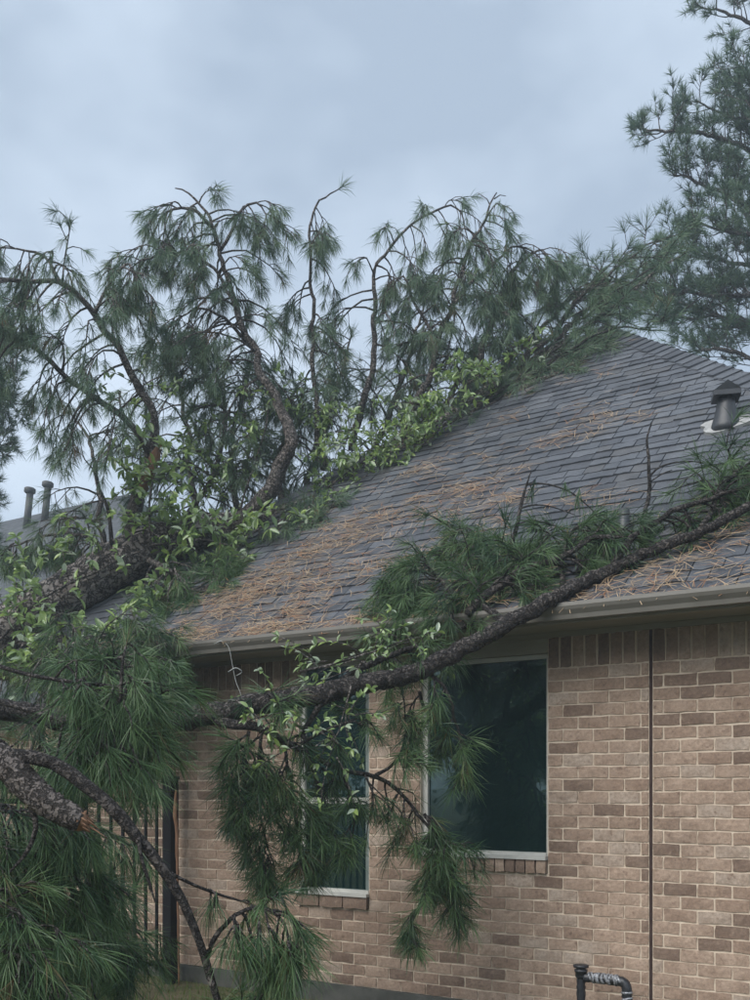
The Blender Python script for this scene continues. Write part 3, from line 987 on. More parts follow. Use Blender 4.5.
# arching side limbs
for pts, n, L in (
        (((238, 315, 9.5), (215, 272, 9.4), (185, 252, 9.3), (150, 255, 9.2), (118, 282, 9.2)), 16, (0.3, 0.7)),
        (((220, 250, 9.5), (238, 215, 9.5), (255, 203, 9.5), (266, 225, 9.5)), 9, (0.2, 0.45)),
        (((212, 228, 9.5), (190, 208, 9.4), (165, 212, 9.4), (152, 238, 9.4)), 10, (0.2, 0.5)),
        (((250, 345, 9.5), (225, 318, 9.4), (195, 310, 9.3), (165, 330, 9.3)), 14, (0.3, 0.6)),
        (((450, 310, 9.9), (482, 272, 10.0), (520, 245, 10.0), (548, 268, 10.0)), 14, (0.25, 0.55)),
        (((437, 350, 9.9), (415, 300, 9.9), (402, 278, 9.9), (392, 290, 9.9)), 8, (0.2, 0.35)),
        (((95, 315, 8.8), (110, 280, 8.8), (128, 262, 8.8), (140, 290, 8.8)), 8, (0.2, 0.5)),
        (((65, 287, 8.7), (50, 262, 8.7), (30, 250, 8.7), (0, 248, 8.7)), 10, (0.25, 0.55))):
    limb(pine, PZ(*pts), np.linspace(0.018, 0.005, len(pts)), dict(n=n, t0=0.2, slen=L, ntw=6, **LIMP), sides=6)
for pts, n in ((((425, 446, 9.6), (520, 368, 9.9), (600, 303, 10.2), (662, 262, 10.4)), 8), (((455, 430, 9.6), (550, 362, 9.75), (615, 330, 9.8), (660, 330, 9.8)), 7),
               (((400, 452, 9.6), (500, 392, 9.7), (580, 330, 10.0), (640, 285, 10.3)), 8)):
    limb(pine, PZ(*pts), [0.024, 0.018, 0.011, 0.005], dict(n=n, t0=0.45, slen=(0.2, 0.45), ntw=4, droop=0.3, up=0.3, fwd=0.8, tl=0.17, k=30, g=0.1, floor=to_roof), m='bark_wet', sides=6)
# deeper limbs that fill the crown behind
for pts, n, L in (
        (((205, 532, 9.6), (190, 480, 10.0), (185, 420, 10.3), (170, 365, 10.5), (150, 330, 10.6)), 46, (0.4, 0.9)),
        (((240, 528, 9.8), (232, 470, 10.2), (238, 410, 10.5), (250, 370, 10.6), (255, 345, 10.6)), 40, (0.4, 0.85)),
        (((300, 510, 9.9), (318, 450, 10.3), (335, 395, 10.6), (345, 355, 10.7), (352, 335, 10.7)), 36, (0.35, 0.75)),
        (((360, 480, 9.9), (385, 425, 10.3), (405, 370, 10.6), (418, 325, 10.8), (425, 300, 10.8)), 46, (0.35, 0.75)),
        (((420, 445, 10.0), (450, 395, 10.4), (480, 345, 10.7), (500, 305, 10.9), (512, 285, 10.9)), 44, (0.35, 0.75)),
        (((480, 398, 10.2), (520, 352, 10.6), (556, 312, 10.9), (585, 285, 11.0), (600, 275, 11.0)), 40, (0.35, 0.75)),
        (((110, 575, 9.4), (100, 530, 9.7), (98, 480, 10.0), (85, 430, 10.2), (70, 410, 10.3)), 12, (0.35, 0.7)),
        (((165, 545, 9.5), (215, 470, 9.6), (225, 410, 9.6), (205, 350, 9.6)), 34, (0.35, 0.7)),
        (((285, 515, 9.7), (275, 465, 9.9), (300, 420, 10.0), (296, 385, 10.0)), 30, (0.3, 0.6)),
        (((540, 358, 10.6), (580, 315, 11.0), (620, 280, 11.3), (650, 262, 11.4)), 16, (0.35, 0.75))):
    k = len(pts)
    up_ = 0.45 if pts[0][0] > 470 else 0.1
    limb(pine, PZ(*pts), np.linspace(0.036, 0.007, k), dict(n=int(n * 0.72), t0=0.12, slen=L, ntw=6, u0=0.4, droop=0.9, up=up_, fwd=0.5, tl=0.18, k=34, g=0.15))
# undergrowth of shoots hanging from the trunk in front of the eaves
limb(pine, PZ((150, 560, 9.0), (175, 575, 8.7), (190, 590, 8.5), (215, 600, 8.4)), [0.03, 0.024, 0.016, 0.008],
     dict(n=26, t0=0.05, slen=(0.3, 0.7), ntw=5, droop=1.2, up=-0.1, fwd=0.5, tl=0.2, k=34, g=0.2, floor=to_roof), nm='needle_near')
limb(pine, PZ((250, 530, 9.3), (275, 545, 9.0), (305, 540, 8.9), (330, 525, 8.95)), [0.03, 0.024, 0.016, 0.008],
     dict(n=16, t0=0.1, slen=(0.2, 0.45), ntw=4, droop=0.8, up=0.1, fwd=0.5, tl=0.18, k=34, g=0.4, floor=to_roof))
limb(pine, PZ((20, 640, 8.8), (60, 640, 8.3), (100, 650, 7.9), (150, 662, 7.6)), [0.04, 0.032, 0.022, 0.010],
     dict(n=40, t0=0.05, slen=(0.4, 0.9), ntw=5, droop=1.0, up=-0.1, fwd=0.4, tl=0.19, k=40, g=0.2), nm='needle_near')
for pts, n in ((((60, 655, 8.4), (100, 640, 8.0), (140, 632, 7.8), (172, 638, 7.7)), 24), (((80, 668, 8.0), (120, 658, 7.6), (150, 660, 7.4), (172, 670, 7.3)), 22),
               (((115, 560, 9.5), (85, 535, 9.7), (50, 535, 9.8), (5, 548, 9.8)), 24)):
    limb(pine, PZ(*pts), [0.022, 0.018, 0.013, 0.007], dict(n=n, t0=0.05, slen=(0.15, 0.36), ntw=5, droop=1.0, up=-0.05, fwd=0.5, tl=0.175, k=34, g=0.2), nm='needle_near')
# torn stub
sw = Wood(); sw.tube(PZ((141, 490, 9.05), (150, 470, 9.0), (157, 452, 8.98), (162, 442, 8.98)), [0.05, 0.055, 0.04, 0.008], n=14, sides=10, lump=0.12)
link('torn_stub', sw.mesh('torn_stub', M['rust_wood']), pine)
# dead snag twig
sw = Wood(); sw.tube(PZ((112, 545, 9.0), (108, 510, 8.95), (97, 480, 8.95), (99, 452, 8.95)), [0.022, 0.018, 0.012, 0.005], n=18, sides=6)
sw.tube(PZ((97, 480, 8.95), (92, 468, 8.95), (84, 458, 8.95), (80, 440, 8.95)), [0.010, 0.007, 0.005, 0.003], n=12, sides=5)
link('dead_twig', sw.mesh('dead_twig', M['bark_wet']), pine)

# ================================================================== THE BRANCH ACROSS THE WALL
g0 = P(575, 586, 5.95)
branch = root('fallen_branch', P(-60, 705, 5.6), 'long dark fallen branch slung across the windows and over the gutter', 'branch')
bp = PZ((-120, 702, 5.5), (-40, 706, 5.6), (20, 712, 5.7), (90, 724, 5.75), (160, 722, 5.8), (215, 712, 5.85), (262, 703, 5.9), (330, 691, 5.95), (400, 676, 5.98), (440, 661, 6.0), (500, 628, 6.0), (545, 602, 5.95)) + \
     [RF(592, 578, 0.07), RF(640, 556, 0.09), RF(700, 531, 0.14), RF(750, 506, 0.18), RF(800, 480, 0.18), RF(850, 452, 0.12)]
br = [0.062, 0.062, 0.06, 0.062, 0.064, 0.066, 0.064, 0.060, 0.055, 0.052, 0.048, 0.044, 0.040, 0.034, 0.029, 0.025, 0.020, 0.010]
w = Wood(); w.tube(bp, br, n=230, sides=16, lump=0.085, wob=0.010); link('main_stem', w.mesh('main_stem', M['bark_wet']), branch)
NR_ = dict(tl=0.175, k=40, g=0.2)
ROOFL = dict(droop=0.9, up=0.12, fwd=0.7, floor=to_roof)
kwn = dict(m='bark_wet', nm='needle_near', width=0.0034, mesh_kw=dict(cone=(6, 70), tint=(0.0, 0.95)))
limb(branch, [RF(467, 615, 0.08), RF(501, 586, 0.17), RF(528, 569, 0.20), RF(565, 553, 0.22), RF(600, 536, 0.22), RF(632, 537, 0.18)], [0.030, 0.026, 0.022, 0.018, 0.014, 0.008],
     dict(n=14, t0=0.1, slen=(0.15, 0.32), ntw=4, bias=SD * 1.1, **NR_, **ROOFL), **kwn)
limb(branch, [RF(611, 568, 0.06), RF(627, 547, 0.16), RF(643, 528, 0.20), RF(667, 517, 0.22), RF(699, 503, 0.22), RF(750, 487, 0.22), RF(800, 470, 0.2)], [0.026, 0.023, 0.021, 0.018, 0.014, 0.011, 0.007],
     dict(n=15, t0=0.25, slen=(0.15, 0.32), ntw=4, bias=SD * 1.2, **NR_, **ROOFL), **kwn)
limb(branch, [RF(700, 529, 0.12), RF(722, 492, 0.10), RF(735, 475, 0.12), RF(765, 455, 0.14)], [0.018, 0.016, 0.012, 0.007],
     dict(n=15, t0=0.1, slen=(0.2, 0.4), ntw=4, **NR_, **ROOFL), **kwn)
limb(branch, [RF(505, 622, 0.05), RF(470, 600, 0.10), RF(440, 580, 0.12), RF(415, 575, 0.12), RF(398, 610, 0.08), P(390, 650, 6.5)], [0.024, 0.02, 0.016, 0.012, 0.009, 0.006],
     dict(n=30, t0=0.1, slen=(0.15, 0.36), ntw=5, **NR_, **ROOFL), **kwn)
limb(branch, [RF(530, 600, 0.05), RF(510, 565, 0.12), RF(480, 550, 0.14), RF(452, 545, 0.14)], [0.02, 0.016, 0.012, 0.007],
     dict(n=22, t0=0.1, slen=(0.2, 0.4), ntw=4, **NR_, **ROOFL), **kwn)
limb(branch, [RF(560, 590, 0.05), RF(560, 556, 0.12), RF(575, 530, 0.14), RF(600, 515, 0.14)], [0.02, 0.016, 0.012, 0.007],
     dict(n=12, t0=0.2, slen=(0.15, 0.3), ntw=4, **NR_, **ROOFL), **kwn)


def bare(name, pts, rad, parent, arcs=(), tufts=()):
    w, tf = Wood(), Tufts()
    w.tube(pts, rad, sides=7, n=24, wob=0.004, lump=0.08)
    for a in arcs: w.tube(a[0], np.linspace(a[1], 0.003, len(a[0])), sides=5, n=18)
    for t in tufts: tf.add(np.array(t), np.array([rng.normal(0, .3), rng.normal(0, .3), -1.0]), 0.13, 30, 0.3)
    o = link(name, w.mesh(name, M['bark_wet']), parent)
    if tf.p:
        q = link('needles', tf.mesh('needles', M['needle_near'], cone=(5, 35)), o); tag(q, kind='stuff')


z1 = 6.45
bare('bare_shoot', [RF(640, 532, 0.12)] + PZ((648, 500, z1), (650, 478, z1), (647, 448, z1), (648, 432, z1), (652, 423, z1)), [0.017, 0.014, 0.012, 0.009, 0.006, 0.003], branch,
     [(PZ((650, 476, z1), (660, 467, z1), (680, 462, z1), (702, 463, z1), (720, 474, z1)), 0.007), (PZ((650, 482, z1), (662, 474, z1), (672, 470, z1)), 0.005)])
z2 = 6.55
bare('bare_shoot', [RF(498, 592, 0.08)] + PZ((505, 568, z2), (513, 540, z2), (520, 508, z2), (526, 488, z2), (531, 472, z2)), [0.021, 0.018, 0.015, 0.012, 0.008, 0.003], branch,
     [(PZ((526, 485, z2), (545, 484, z2), (570, 492, z2), (590, 508, z2), (602, 522, z2)), 0.008), (PZ((521, 508, z2), (535, 505, z2), (552, 507, z2), (575, 515, z2)), 0.007),
      (PZ((517, 525, z2), (532, 520, z2), (550, 525, z2), (568, 528, z2)), 0.006), (PZ((530, 485, z2), (533, 492, z2)), 0.004)],
     PZ((532, 490, z2), (565, 490, z2), (578, 498, z2)))
# hanging side branches in front of the windows
HANG = dict(droop=0.75, up=-0.1, fwd=0.3, tl=0.17, k=30, g=0.10)
limb(branch, PZ((212, 718, 5.85), (245, 728, 5.8), (275, 735, 5.8), (305, 752, 5.85), (340, 766, 5.9), (378, 776, 5.95), (410, 800, 6.0), (440, 835, 6.05), (470, 852, 6.1)),
     [0.032, 0.028, 0.024, 0.018, 0.015, 0.013, 0.011, 0.009, 0.006], [dict(n=12, t0=0.5, slen=(0.12, 0.28), ntw=3, **HANG)], **kwn)
for pts, n, L in (
        (((262, 731, 5.8), (258, 765, 5.8), (258, 800, 5.85), (266, 835, 5.9), (275, 868, 5.95)), 18, (0.10, 0.30)),
        (((285, 738, 5.82), (290, 775, 5.85), (298, 815, 5.9), (302, 850, 5.95), (298, 872, 6.0)), 15, (0.10, 0.28)),
        (((248, 728, 5.8), (244, 765, 5.75), (250, 800, 5.75)), 9, (0.10, 0.24)),
        (((305, 752, 5.85), (318, 790, 5.9), (325, 820, 5.95), (322, 850, 6.0)), 6, (0.10, 0.26)),
        (((335, 765, 5.9), (345, 795, 5.95), (352, 825, 6.0), (350, 845, 6.0)), 5, (0.08, 0.22)),
        (((300, 745, 5.85), (330, 728, 5.9), (350, 720, 5.95), (362, 730, 6.0)), 4, (0.08, 0.2)),
        (((420, 690, 6.1), (430, 720, 6.2), (440, 750, 6.25)), 3, (0.10, 0.2)),
        (((420, 668, 6.0), (450, 700, 6.05), (462, 745, 6.1), (465, 780, 6.15)), 5, (0.10, 0.22)),
        (((425, 815, 6.0), (440, 850, 6.05), (452, 885, 6.1), (457, 915, 6.15)), 15, (0.06, 0.12)),
        (((430, 850, 6.05), (425, 890, 6.1), (412, 925, 6.15), (402, 942, 6.15)), 6, (0.05, 0.10)),
        (((270, 702, 5.88), (268, 690, 5.8), (272, 705, 5.75)), 4, (0.05, 0.10)),
        (((375, 775, 5.95), (395, 760, 6.0), (405, 730, 6.05), (402, 690, 6.05)), 5, (0.08, 0.18))):
    limb(branch, PZ(*pts), np.linspace(0.012, 0.004, len(pts)), dict(n=n, t0=0.02, slen=L, ntw=5, u0=0.08, twl=(0.06, 0.15), **HANG), sides=6, **kwn)
limb(branch, PZ((335, 690, 5.9), (318, 712, 5.95), (300, 738, 6.0)), [0.024, 0.02, 0.014], None, **kwn)
limb(branch, PZ((330, 688, 6.0), (360, 668, 6.1), (400, 652, 6.2), (430, 640, 6.25), (470, 622, 6.3)), [0.026, 0.022, 0.018, 0.015, 0.01], dict(n=8, t0=0.5, slen=(0.1, 0.3), ntw=3, **NR_, **ROOFL), **kwn)
# needles over the left end of the branch
for pts, n, L in (
        (((80, 722, 5.7), (90, 690, 5.4), (110, 672, 5.2), (140, 668, 5.1)), 20, (0.14, 0.3)),
        (((90, 724, 5.75), (110, 700, 5.4), (135, 690, 5.2), (160, 698, 5.1)), 18, (0.12, 0.26)),
        (((120, 724, 5.75), (125, 745, 5.4), (135, 760, 5.3), (145, 770, 5.3)), 12, (0.12, 0.26)),
        (((30, 714, 5.7), (45, 750, 5.4), (55, 790, 5.3), (60, 830, 5.3)), 14, (0.15, 0.3))):
    limb(branch, PZ(*pts), np.linspace(0.018, 0.005, len(pts)), dict(n=n, t0=0.2, slen=L, ntw=4, **HANG), sides=6, **kwn)

# ================================================================== THE NEAR BROKEN BOUGH
bough = root('broken_pine_bough', P(-120, 1000, 3.4), 'broken pine bough hanging in the near left corner, thick torn stub end', 'branch')
KB = dict(m='bark_wet', nm='needle_near', width=0.0023, mesh_kw=dict(back=0.05, cone=(3, 50)))
w = Wood()
w.tube(PZ((-140, 640, 3.6), (-80, 690, 3.55), (-20, 742, 3.5), (10, 768, 3.45), (40, 797, 3.42), (68, 815, 3.4), (82, 822, 3.4)), [0.062, 0.06, 0.056, 0.053, 0.050, 0.043, 0.034], n=110, sides=22, lump=0.075)
link('broken_stem', w.mesh('broken_stem', bark_mat('bark_near', (0.085, 0.070, 0.063), (0.175, 0.152, 0.138), (0.045, 0.037, 0.033), 26)), bough)
w = Wood()
w.tube(PZ((78, 819, 3.4), (84, 823, 3.4), (88, 825, 3.4)), [0.0335, 0.028, 0.016], n=6, sides=12, lump=0.15)
for i in range(26):
    a = rng.uniform(0, 2 * math.pi); q = 0.026 * math.sqrt(rng.random())
    o_ = UP * q * math.cos(a) + FW * q * math.sin(a)
    ln = rng.uniform(0.03, 0.10) * (1.3 - q / 0.03)
    p_ = P(80, 820, 3.4) + o_
    dd = nrm(P(99, 832, 3.39) - P(80, 820, 3.4))
    w.tube([p_, p_ + dd * ln * 0.5 + rng.normal(0, 0.002, 3), p_ + dd * ln], [0.006, 0.004, 0.0008], n=4, sides=4, lump=0.1)
link('torn_end', w.mesh('torn_end', M['rust_wood']), bough)


def b3_extra(w, tf):
    a, r = w.tube(PZ((205, 962, 3.55), (214, 940, 3.55), (228, 922, 3.55), (242, 911, 3.55), (266, 908, 3.55), (284, 924, 3.55), (290, 955, 3.55)), [0.011, 0.010, 0.009, 0.008, 0.007, 0.006, 0.004], n=26, sides=6, wob=0.003)
    foliate(w, tf, a, r, 16, 0.35, 1.0, (0.08, 0.22), 3, (0.06, 0.12), 1.0, -0.2, 0.4, 0.155, 36, 0.12)
    a, r = w.tube(PZ((166, 870, 3.5), (195, 885, 3.55), (230, 898, 3.6), (252, 905, 3.6)), [0.007, 0.006, 0.005, 0.003], n=14, sides=5, wob=0.003)
    foliate(w, tf, a, r, 3, 0.3, 0.9, (0.03, 0.08), 1, (0.03, 0.06), 1.6, -0.5, 0.2, 0.14, 16, 0.7)
    w.tube(PZ((138, 838, 3.45), (142, 860, 3.45), (150, 885, 3.45), (155, 902, 3.45)), [0.009, 0.007, 0.006, 0.002], n=12, sides=6)
    w.tube(PZ((30, 806, 3.42), (36, 825, 3.42), (28, 850, 3.42), (10, 872, 3.42)), [0.012, 0.010, 0.008, 0.004], n=12, sides=6)


limb(bough, PZ((10, 756, 3.45), (30, 756, 3.45), (60, 765, 3.45), (86, 786, 3.45), (115, 812, 3.45), (150, 852, 3.48), (175, 888, 3.5), (195, 932, 3.52), (210, 978, 3.55), (220, 1010, 3.55), (228, 1040, 3.5)),
     [0.028, 0.026, 0.024, 0.025, 0.023, 0.019, 0.017, 0.015, 0.014, 0.013, 0.010], None, extra=b3_extra, sides=10, wob=0.004, lump=0.07, **KB)
HB = dict(droop=1.0, up=-0.1, fwd=0.5, tl=0.165, k=34, g=0.10)
for pts, n, L in (
        (((-60, 650, 4.1), (20, 672, 4.1), (80, 682, 4.05), (125, 690, 4.0), (160, 702, 4.0)), 15, (0.10, 0.22)),
        (((-40, 690, 4.0), (40, 715, 4.0), (95, 728, 3.95), (140, 735, 3.95)), 15, (0.10, 0.22)),
        (((105, 735, 3.95), (120, 705, 3.95), (122, 670, 3.95), (128, 640, 4.0)), 3, (0.06, 0.12)),
        (((-60, 800, 3.8), (0, 810, 3.8), (45, 820, 3.8), (80, 835, 3.8)), 22, (0.12, 0.26)),
        (((-60, 860, 3.8), (0, 862, 3.8), (50, 870, 3.8), (100, 876, 3.85)), 26, (0.12, 0.26)),
        (((-60, 930, 4.2), (20, 925, 4.2), (80, 935, 4.2), (130, 950, 4.2)), 30, (0.12, 0.26)),
        (((-20, 800, 5.0), (50, 815, 5.0), (100, 830, 5.0), (140, 850, 5.0)), 18, (0.12, 0.26)),
        (((0, 940, 5.0), (60, 930, 5.0), (110, 925, 5.0), (150, 935, 5.0)), 18, (0.12, 0.26)),
        (((-60, 880, 4.5), (20, 880, 4.5), (80, 885, 4.5), (120, 900, 4.5)), 24, (0.12, 0.26)),
        (((-60, 905, 3.6), (0, 905, 3.6), (30, 920, 3.6), (55, 940, 3.6)), 17, (0.10, 0.22)),
        (((-60, 960, 3.5), (0, 950, 3.5), (30, 965, 3.5), (60, 985, 3.5)), 16, (0.08, 0.20)),
        (((-60, 748, 5.0), (-10, 748, 5.0), (30, 752, 5.0), (60, 760, 5.0)), 14, (0.12, 0.26)),
        (((40, 1030, 3.7), (110, 1018, 3.7), (170, 1008, 3.7), (235, 1000, 3.7)), 10, (0.05, 0.10)),
        (((228, 1040, 3.6), (245, 1020, 3.6), (258, 1000, 3.6), (265, 990, 3.6)), 9, (0.05, 0.12))):
    limb(bough, PZ(*pts), np.linspace(0.012, 0.004, len(pts)), dict(n=n, t0=0.5 if pts[0][1] < 700 else 0.1, slen=L, ntw=3, twl=(0.06, 0.14), **HB), sides=6, wob=0.006, **KB)

# ================================================================== STANDING PINES
def standing_pine(label, base, top, r0, limbs, extra_kw=None, k=26):
    t = root('pine_tree', base, label, 'tree')
    w = Wood()
    base, top = np.array(base), np.array(top)
    m1 = base * 0.6 + top * 0.4 + np.array([0.12, 0.05, 0])
    w.tube([base, m1, top], [r0, r0 * 0.75, r0 * 0.3], n=40, sides=14, lump=0.05)
    link('trunk', w.mesh('trunk', M['bark']), t)
    for pts, n, L in limbs:
        limb(t, PZ(*pts), np.linspace(0.045, 0.010, len(pts)), dict(n=int(n * 1.6), t0=0.25, slen=L, ntw=7, u0=0.45, twl=(0.08, 0.20), droop=-0.35, up=0.35, fwd=0.6, tl=0.16, k=k, g=0.05),
             width=0.0085, mesh_kw=dict(simple_=True, cone=(5, 75), tint=(0.0, 0.6)))
    return t


Zr = 15.0
tx = 812
bs = P(tx, 788, Zr); bs[2] = -0.15
standing_pine('tall standing pine at the right edge behind the house', bs, P(tx - 6, -330, Zr), 0.24, [
    (((tx, 60, Zr), (770, 35, Zr), (730, 12, Zr), (700, 8, Zr)), 8, (0.35, 0.7)),
    (((tx, 30, Zr), (775, -5, Zr), (735, -25, Zr)), 8, (0.4, 0.8)),
    (((tx, 130, Zr), (780, 100, Zr - .5), (750, 75, Zr - .5), (735, 62, Zr - .5)), 14, (0.4, 0.8)),
    (((tx, 175, Zr), (760, 155, Zr), (710, 135, Zr), (660, 130, Zr), (644, 132, Zr)), 18, (0.35, 0.8)),
    (((tx, 190, Zr), (770, 150, Zr + .6), (730, 118, Zr + .6), (695, 100, Zr + .6)), 18, (0.4, 0.8)),
    (((tx, 230, Zr), (770, 215, Zr), (725, 195, Zr), (690, 178, Zr), (672, 175, Zr)), 20, (0.4, 0.85)),
    (((tx, 260, Zr), (770, 240, Zr - .8), (730, 232, Zr - .8), (695, 222, Zr - .8)), 18, (0.4, 0.8)),
    (((tx, 290, Zr), (770, 270, Zr + .6), (730, 262, Zr + .6), (690, 250, Zr + .6), (672, 245, Zr + .6)), 22, (0.4, 0.85)),
    (((tx, 320, Zr), (770, 300, Zr), (720, 296, Zr), (680, 290, Zr), (650, 285, Zr)), 24, (0.4, 0.85)),
    (((tx, 350, Zr), (770, 325, Zr + .8), (725, 318, Zr + .8), (680, 318, Zr + .8), (640, 312, Zr + .8)), 26, (0.4, 0.85)),
    (((tx, 385, Zr), (770, 366, Zr), (735, 352, Zr), (705, 349, Zr), (690, 352, Zr)), 12, (0.35, 0.7)),
    (((tx, 300, Zr), (775, 255, Zr + 1.2), (745, 215, Zr + 1.2), (725, 170, Zr + 1.2)), 22, (0.4, 0.85)),
    (((tx, 220, Zr), (790, 170, Zr - .6), (765, 130, Zr - .6), (745, 100, Zr - .6)), 16, (0.4, 0.8)),
    (((tx, 370, Zr), (760, 335, Zr + 1.5), (690, 305, Zr + 1.5), (620, 290, Zr + 1.5), (580, 290, Zr + 1.5)), 34, (0.4, 0.9)),
])
Zl = 14.0
bs = P(-75, 788, Zl); bs[2] = -0.15
standing_pine('standing pine at the left edge behind the vent pipes', bs, P(-75, 60, Zl), 0.22, [
    (((-75, 400, Zl), (-50, 370, Zl), (-20, 345, Zl), (5, 350, Zl)), 20, (0.35, 0.7)),
    (((-75, 440, Zl), (-45, 410, Zl), (-15, 395, Zl), (12, 400, Zl)), 24, (0.35, 0.7)),
    (((-75, 480, Zl), (-45, 455, Zl), (-18, 445, Zl), (2, 450, Zl)), 14, (0.3, 0.55)),
    (((-75, 520, Zl), (-45, 500, Zl), (-25, 490, Zl), (-8, 500, Zl)), 12, (0.2, 0.4)),
    (((-75, 560, Zl), (-45, 540, Zl), (-25, 535, Zl), (-10, 540, Zl)), 10, (0.2, 0.4)),
    (((-75, 340, Zl), (-50, 310, Zl), (-25, 295, Zl)), 16, (0.35, 0.7)),
])

# ================================================================== BROAD LEAVES ON THE FALLEN WOOD
def leaf_geo(fold, curl):
    rows = [(0.0, 0.0), (0.22, 0.30), (0.5, 0.42), (0.78, 0.28), (1.0, 0.0)]
    v, f = [], []
    for i, (u, wd) in enumerate(rows):
        zc = -curl * u * u
        v += [(0, u, zc)] if wd == 0 else [(-wd * 0.5, u, zc + fold * wd), (0, u, zc), (wd * 0.5, u, zc + fold * wd)]
    f = [(0, 2, 1), (0, 3, 2), (1, 2, 5, 4), (2, 3, 6, 5), (4, 5, 8, 7), (5, 6, 9, 8), (7, 8, 10), (8, 9, 10)]
    return v, f


LG = [leaf_geo(0.35, 0.12), leaf_geo(0.2, 0.3), leaf_geo(0.5, 0.05)]
LM = {}


def leafy(label, name, cat, blobs, stems, limit, parent_loc, size=(0.07, 0.11)):
    t = root(name, parent_loc, label, cat)
    w = Wood(); leaves = []
    for pts, r in stems: w.tube(pts, np.linspace(r, r * 0.5, len(pts)), sides=7, wob=0.008)
    for (x, y, z, rx, ry, nst) in blobs:
        for _ in range(int(nst * 1.4)):
            a = rng.uniform(0, 2 * math.pi); q = math.sqrt(rng.random())
            p0 = P(x + rx * q * math.cos(a), y + ry * q * math.sin(a), z + rng.normal(0, 0.12))
            d = nrm(rng.normal(size=3) + np.array([0, -0.3, 0.25]))
            s = grow(p0, d, rng.uniform(0.15, 0.40), 0.5, 5)
            w.twig(s, 0.005, 0.002)
            for j in range(1, 5):
                for _k in range(int(rng.integers(2, 4)) if j < 4 else 5):
                    ld = nrm(nrm(s[j] - s[j - 1]) * (0.5 if j < 4 else 0.35) + rng.normal(0, 0.7, 3) + np.array([0, -0.25, 0.1]))
                    nv = nrm(np.array([rng.normal(0, 0.45), -0.35 + rng.normal(0, 0.4), 1.0]))
                    sx = nrm(np.cross(ld, nv)); nn = np.cross(sx, ld)
                    L = rng.uniform(*size)
                    leaves.append((s[j], sx, ld, nn, L, int(rng.integers(3)), int(rng.choice(4, p=(0.30, 0.34, 0.16, 0.20)))))
    tag(link('stems', w.mesh('stems', M['bark_limb']), t), kind='stuff')
    leaves.sort(key=lambda l: ((l[0] - CAM) @ FW) - 30 * l[4])
    T = Matrix.Translation(-t.location)
    for p, sx, ld, nn, L, g, mi in leaves[:limit]:
        if (g, mi) not in LM:
            v, f = LG[g]; me = bpy.data.meshes.new('leaf'); me.from_pydata(v, [], f); me.materials.append(LEAF[mi]); me.polygons.foreach_set('use_smooth', [True] * len(f)); me.update(); LM[(g, mi)] = me
        q = link('leaf', LM[(g, mi)], t)
        q.matrix_basis = Matrix(((sx[0] * L, ld[0] * L, nn[0] * L, p[0]), (sx[1] * L, ld[1] * L, nn[1] * L, p[1]), (sx[2] * L, ld[2] * L, nn[2] * L, p[2]), (0, 0, 0, 1)))
    mb = MB()
    for p, sx, ld, nn, L, g, mi in leaves[limit:]:
        v, f = LG[g]; B = np.array(v) @ np.array([sx, ld, nn]) * L + p
        mb.add(B, f, mi)
    if mb.v: tag(mb.build('foliage', LEAF, t, True), kind='stuff')
    return t


leafy('pale green broad leaved vine smothering the fallen trunk at left', 'leafy_vine', 'vine', [
    (20, 592, 8.75, 28, 14, 10), (95, 632, 8.6, 55, 18, 18), (50, 655, 8.5, 45, 20, 16), (165, 596, 8.7, 40, 20, 14), (130, 630, 8.4, 35, 18, 12), (62, 555, 8.9, 18, 8, 4),
    (155, 485, 8.95, 32, 36, 26), (190, 530, 8.95, 45, 24, 18), (235, 555, 8.95, 38, 26, 20), (285, 520, 9.0, 45, 18, 14), (30, 660, 8.5, 30, 22, 8), (15, 575, 8.8, 20, 10, 4), (95, 535, 8.95, 25, 12, 6)],
    [(PZ((-10, 650, 8.75), (40, 600, 8.8), (100, 570, 8.85), (150, 545, 8.9)), 0.014), (PZ((60, 590, 8.85), (100, 560, 8.88), (140, 530, 8.9), (165, 540, 8.85)), 0.012),
     (PZ((150, 545, 8.9), (150, 500, 8.9), (158, 460, 8.92)), 0.012), (PZ((150, 545, 8.9), (200, 540, 8.95), (250, 545, 8.95), (300, 515, 9.0)), 0.012)],
    300, P(60, 640, 8.7), (0.055, 0.125))
leafy('small leaved green creeper along the upper trunk by the roof edge', 'leafy_vine', 'vine', [
    (345, 445, 9.4, 30, 30, 18), (395, 440, 9.35, 35, 22, 28), (425, 410, 9.4, 30, 20, 26), (470, 378, 9.6, 32, 16, 20), (330, 490, 9.3, 25, 15, 10), (255, 420, 9.5, 20, 40, 10), (222, 480, 9.5, 30, 30, 14),
    (310, 400, 9.7, 28, 26, 10), (210, 420, 9.6, 26, 30, 8), (375, 470, 9.35, 30, 14, 14), (130, 395, 9.0, 40, 15, 5), (520, 350, 10.0, 25, 12, 6)],
    [(PZ((300, 510, 9.4), (350, 470, 9.4), (410, 430, 9.5), (480, 375, 9.7), (530, 345, 9.9)), 0.012), (PZ((240, 510, 9.3), (262, 440, 9.35), (270, 400, 9.4)), 0.01)],
    0, P(380, 470, 9.4), (0.055, 0.09))
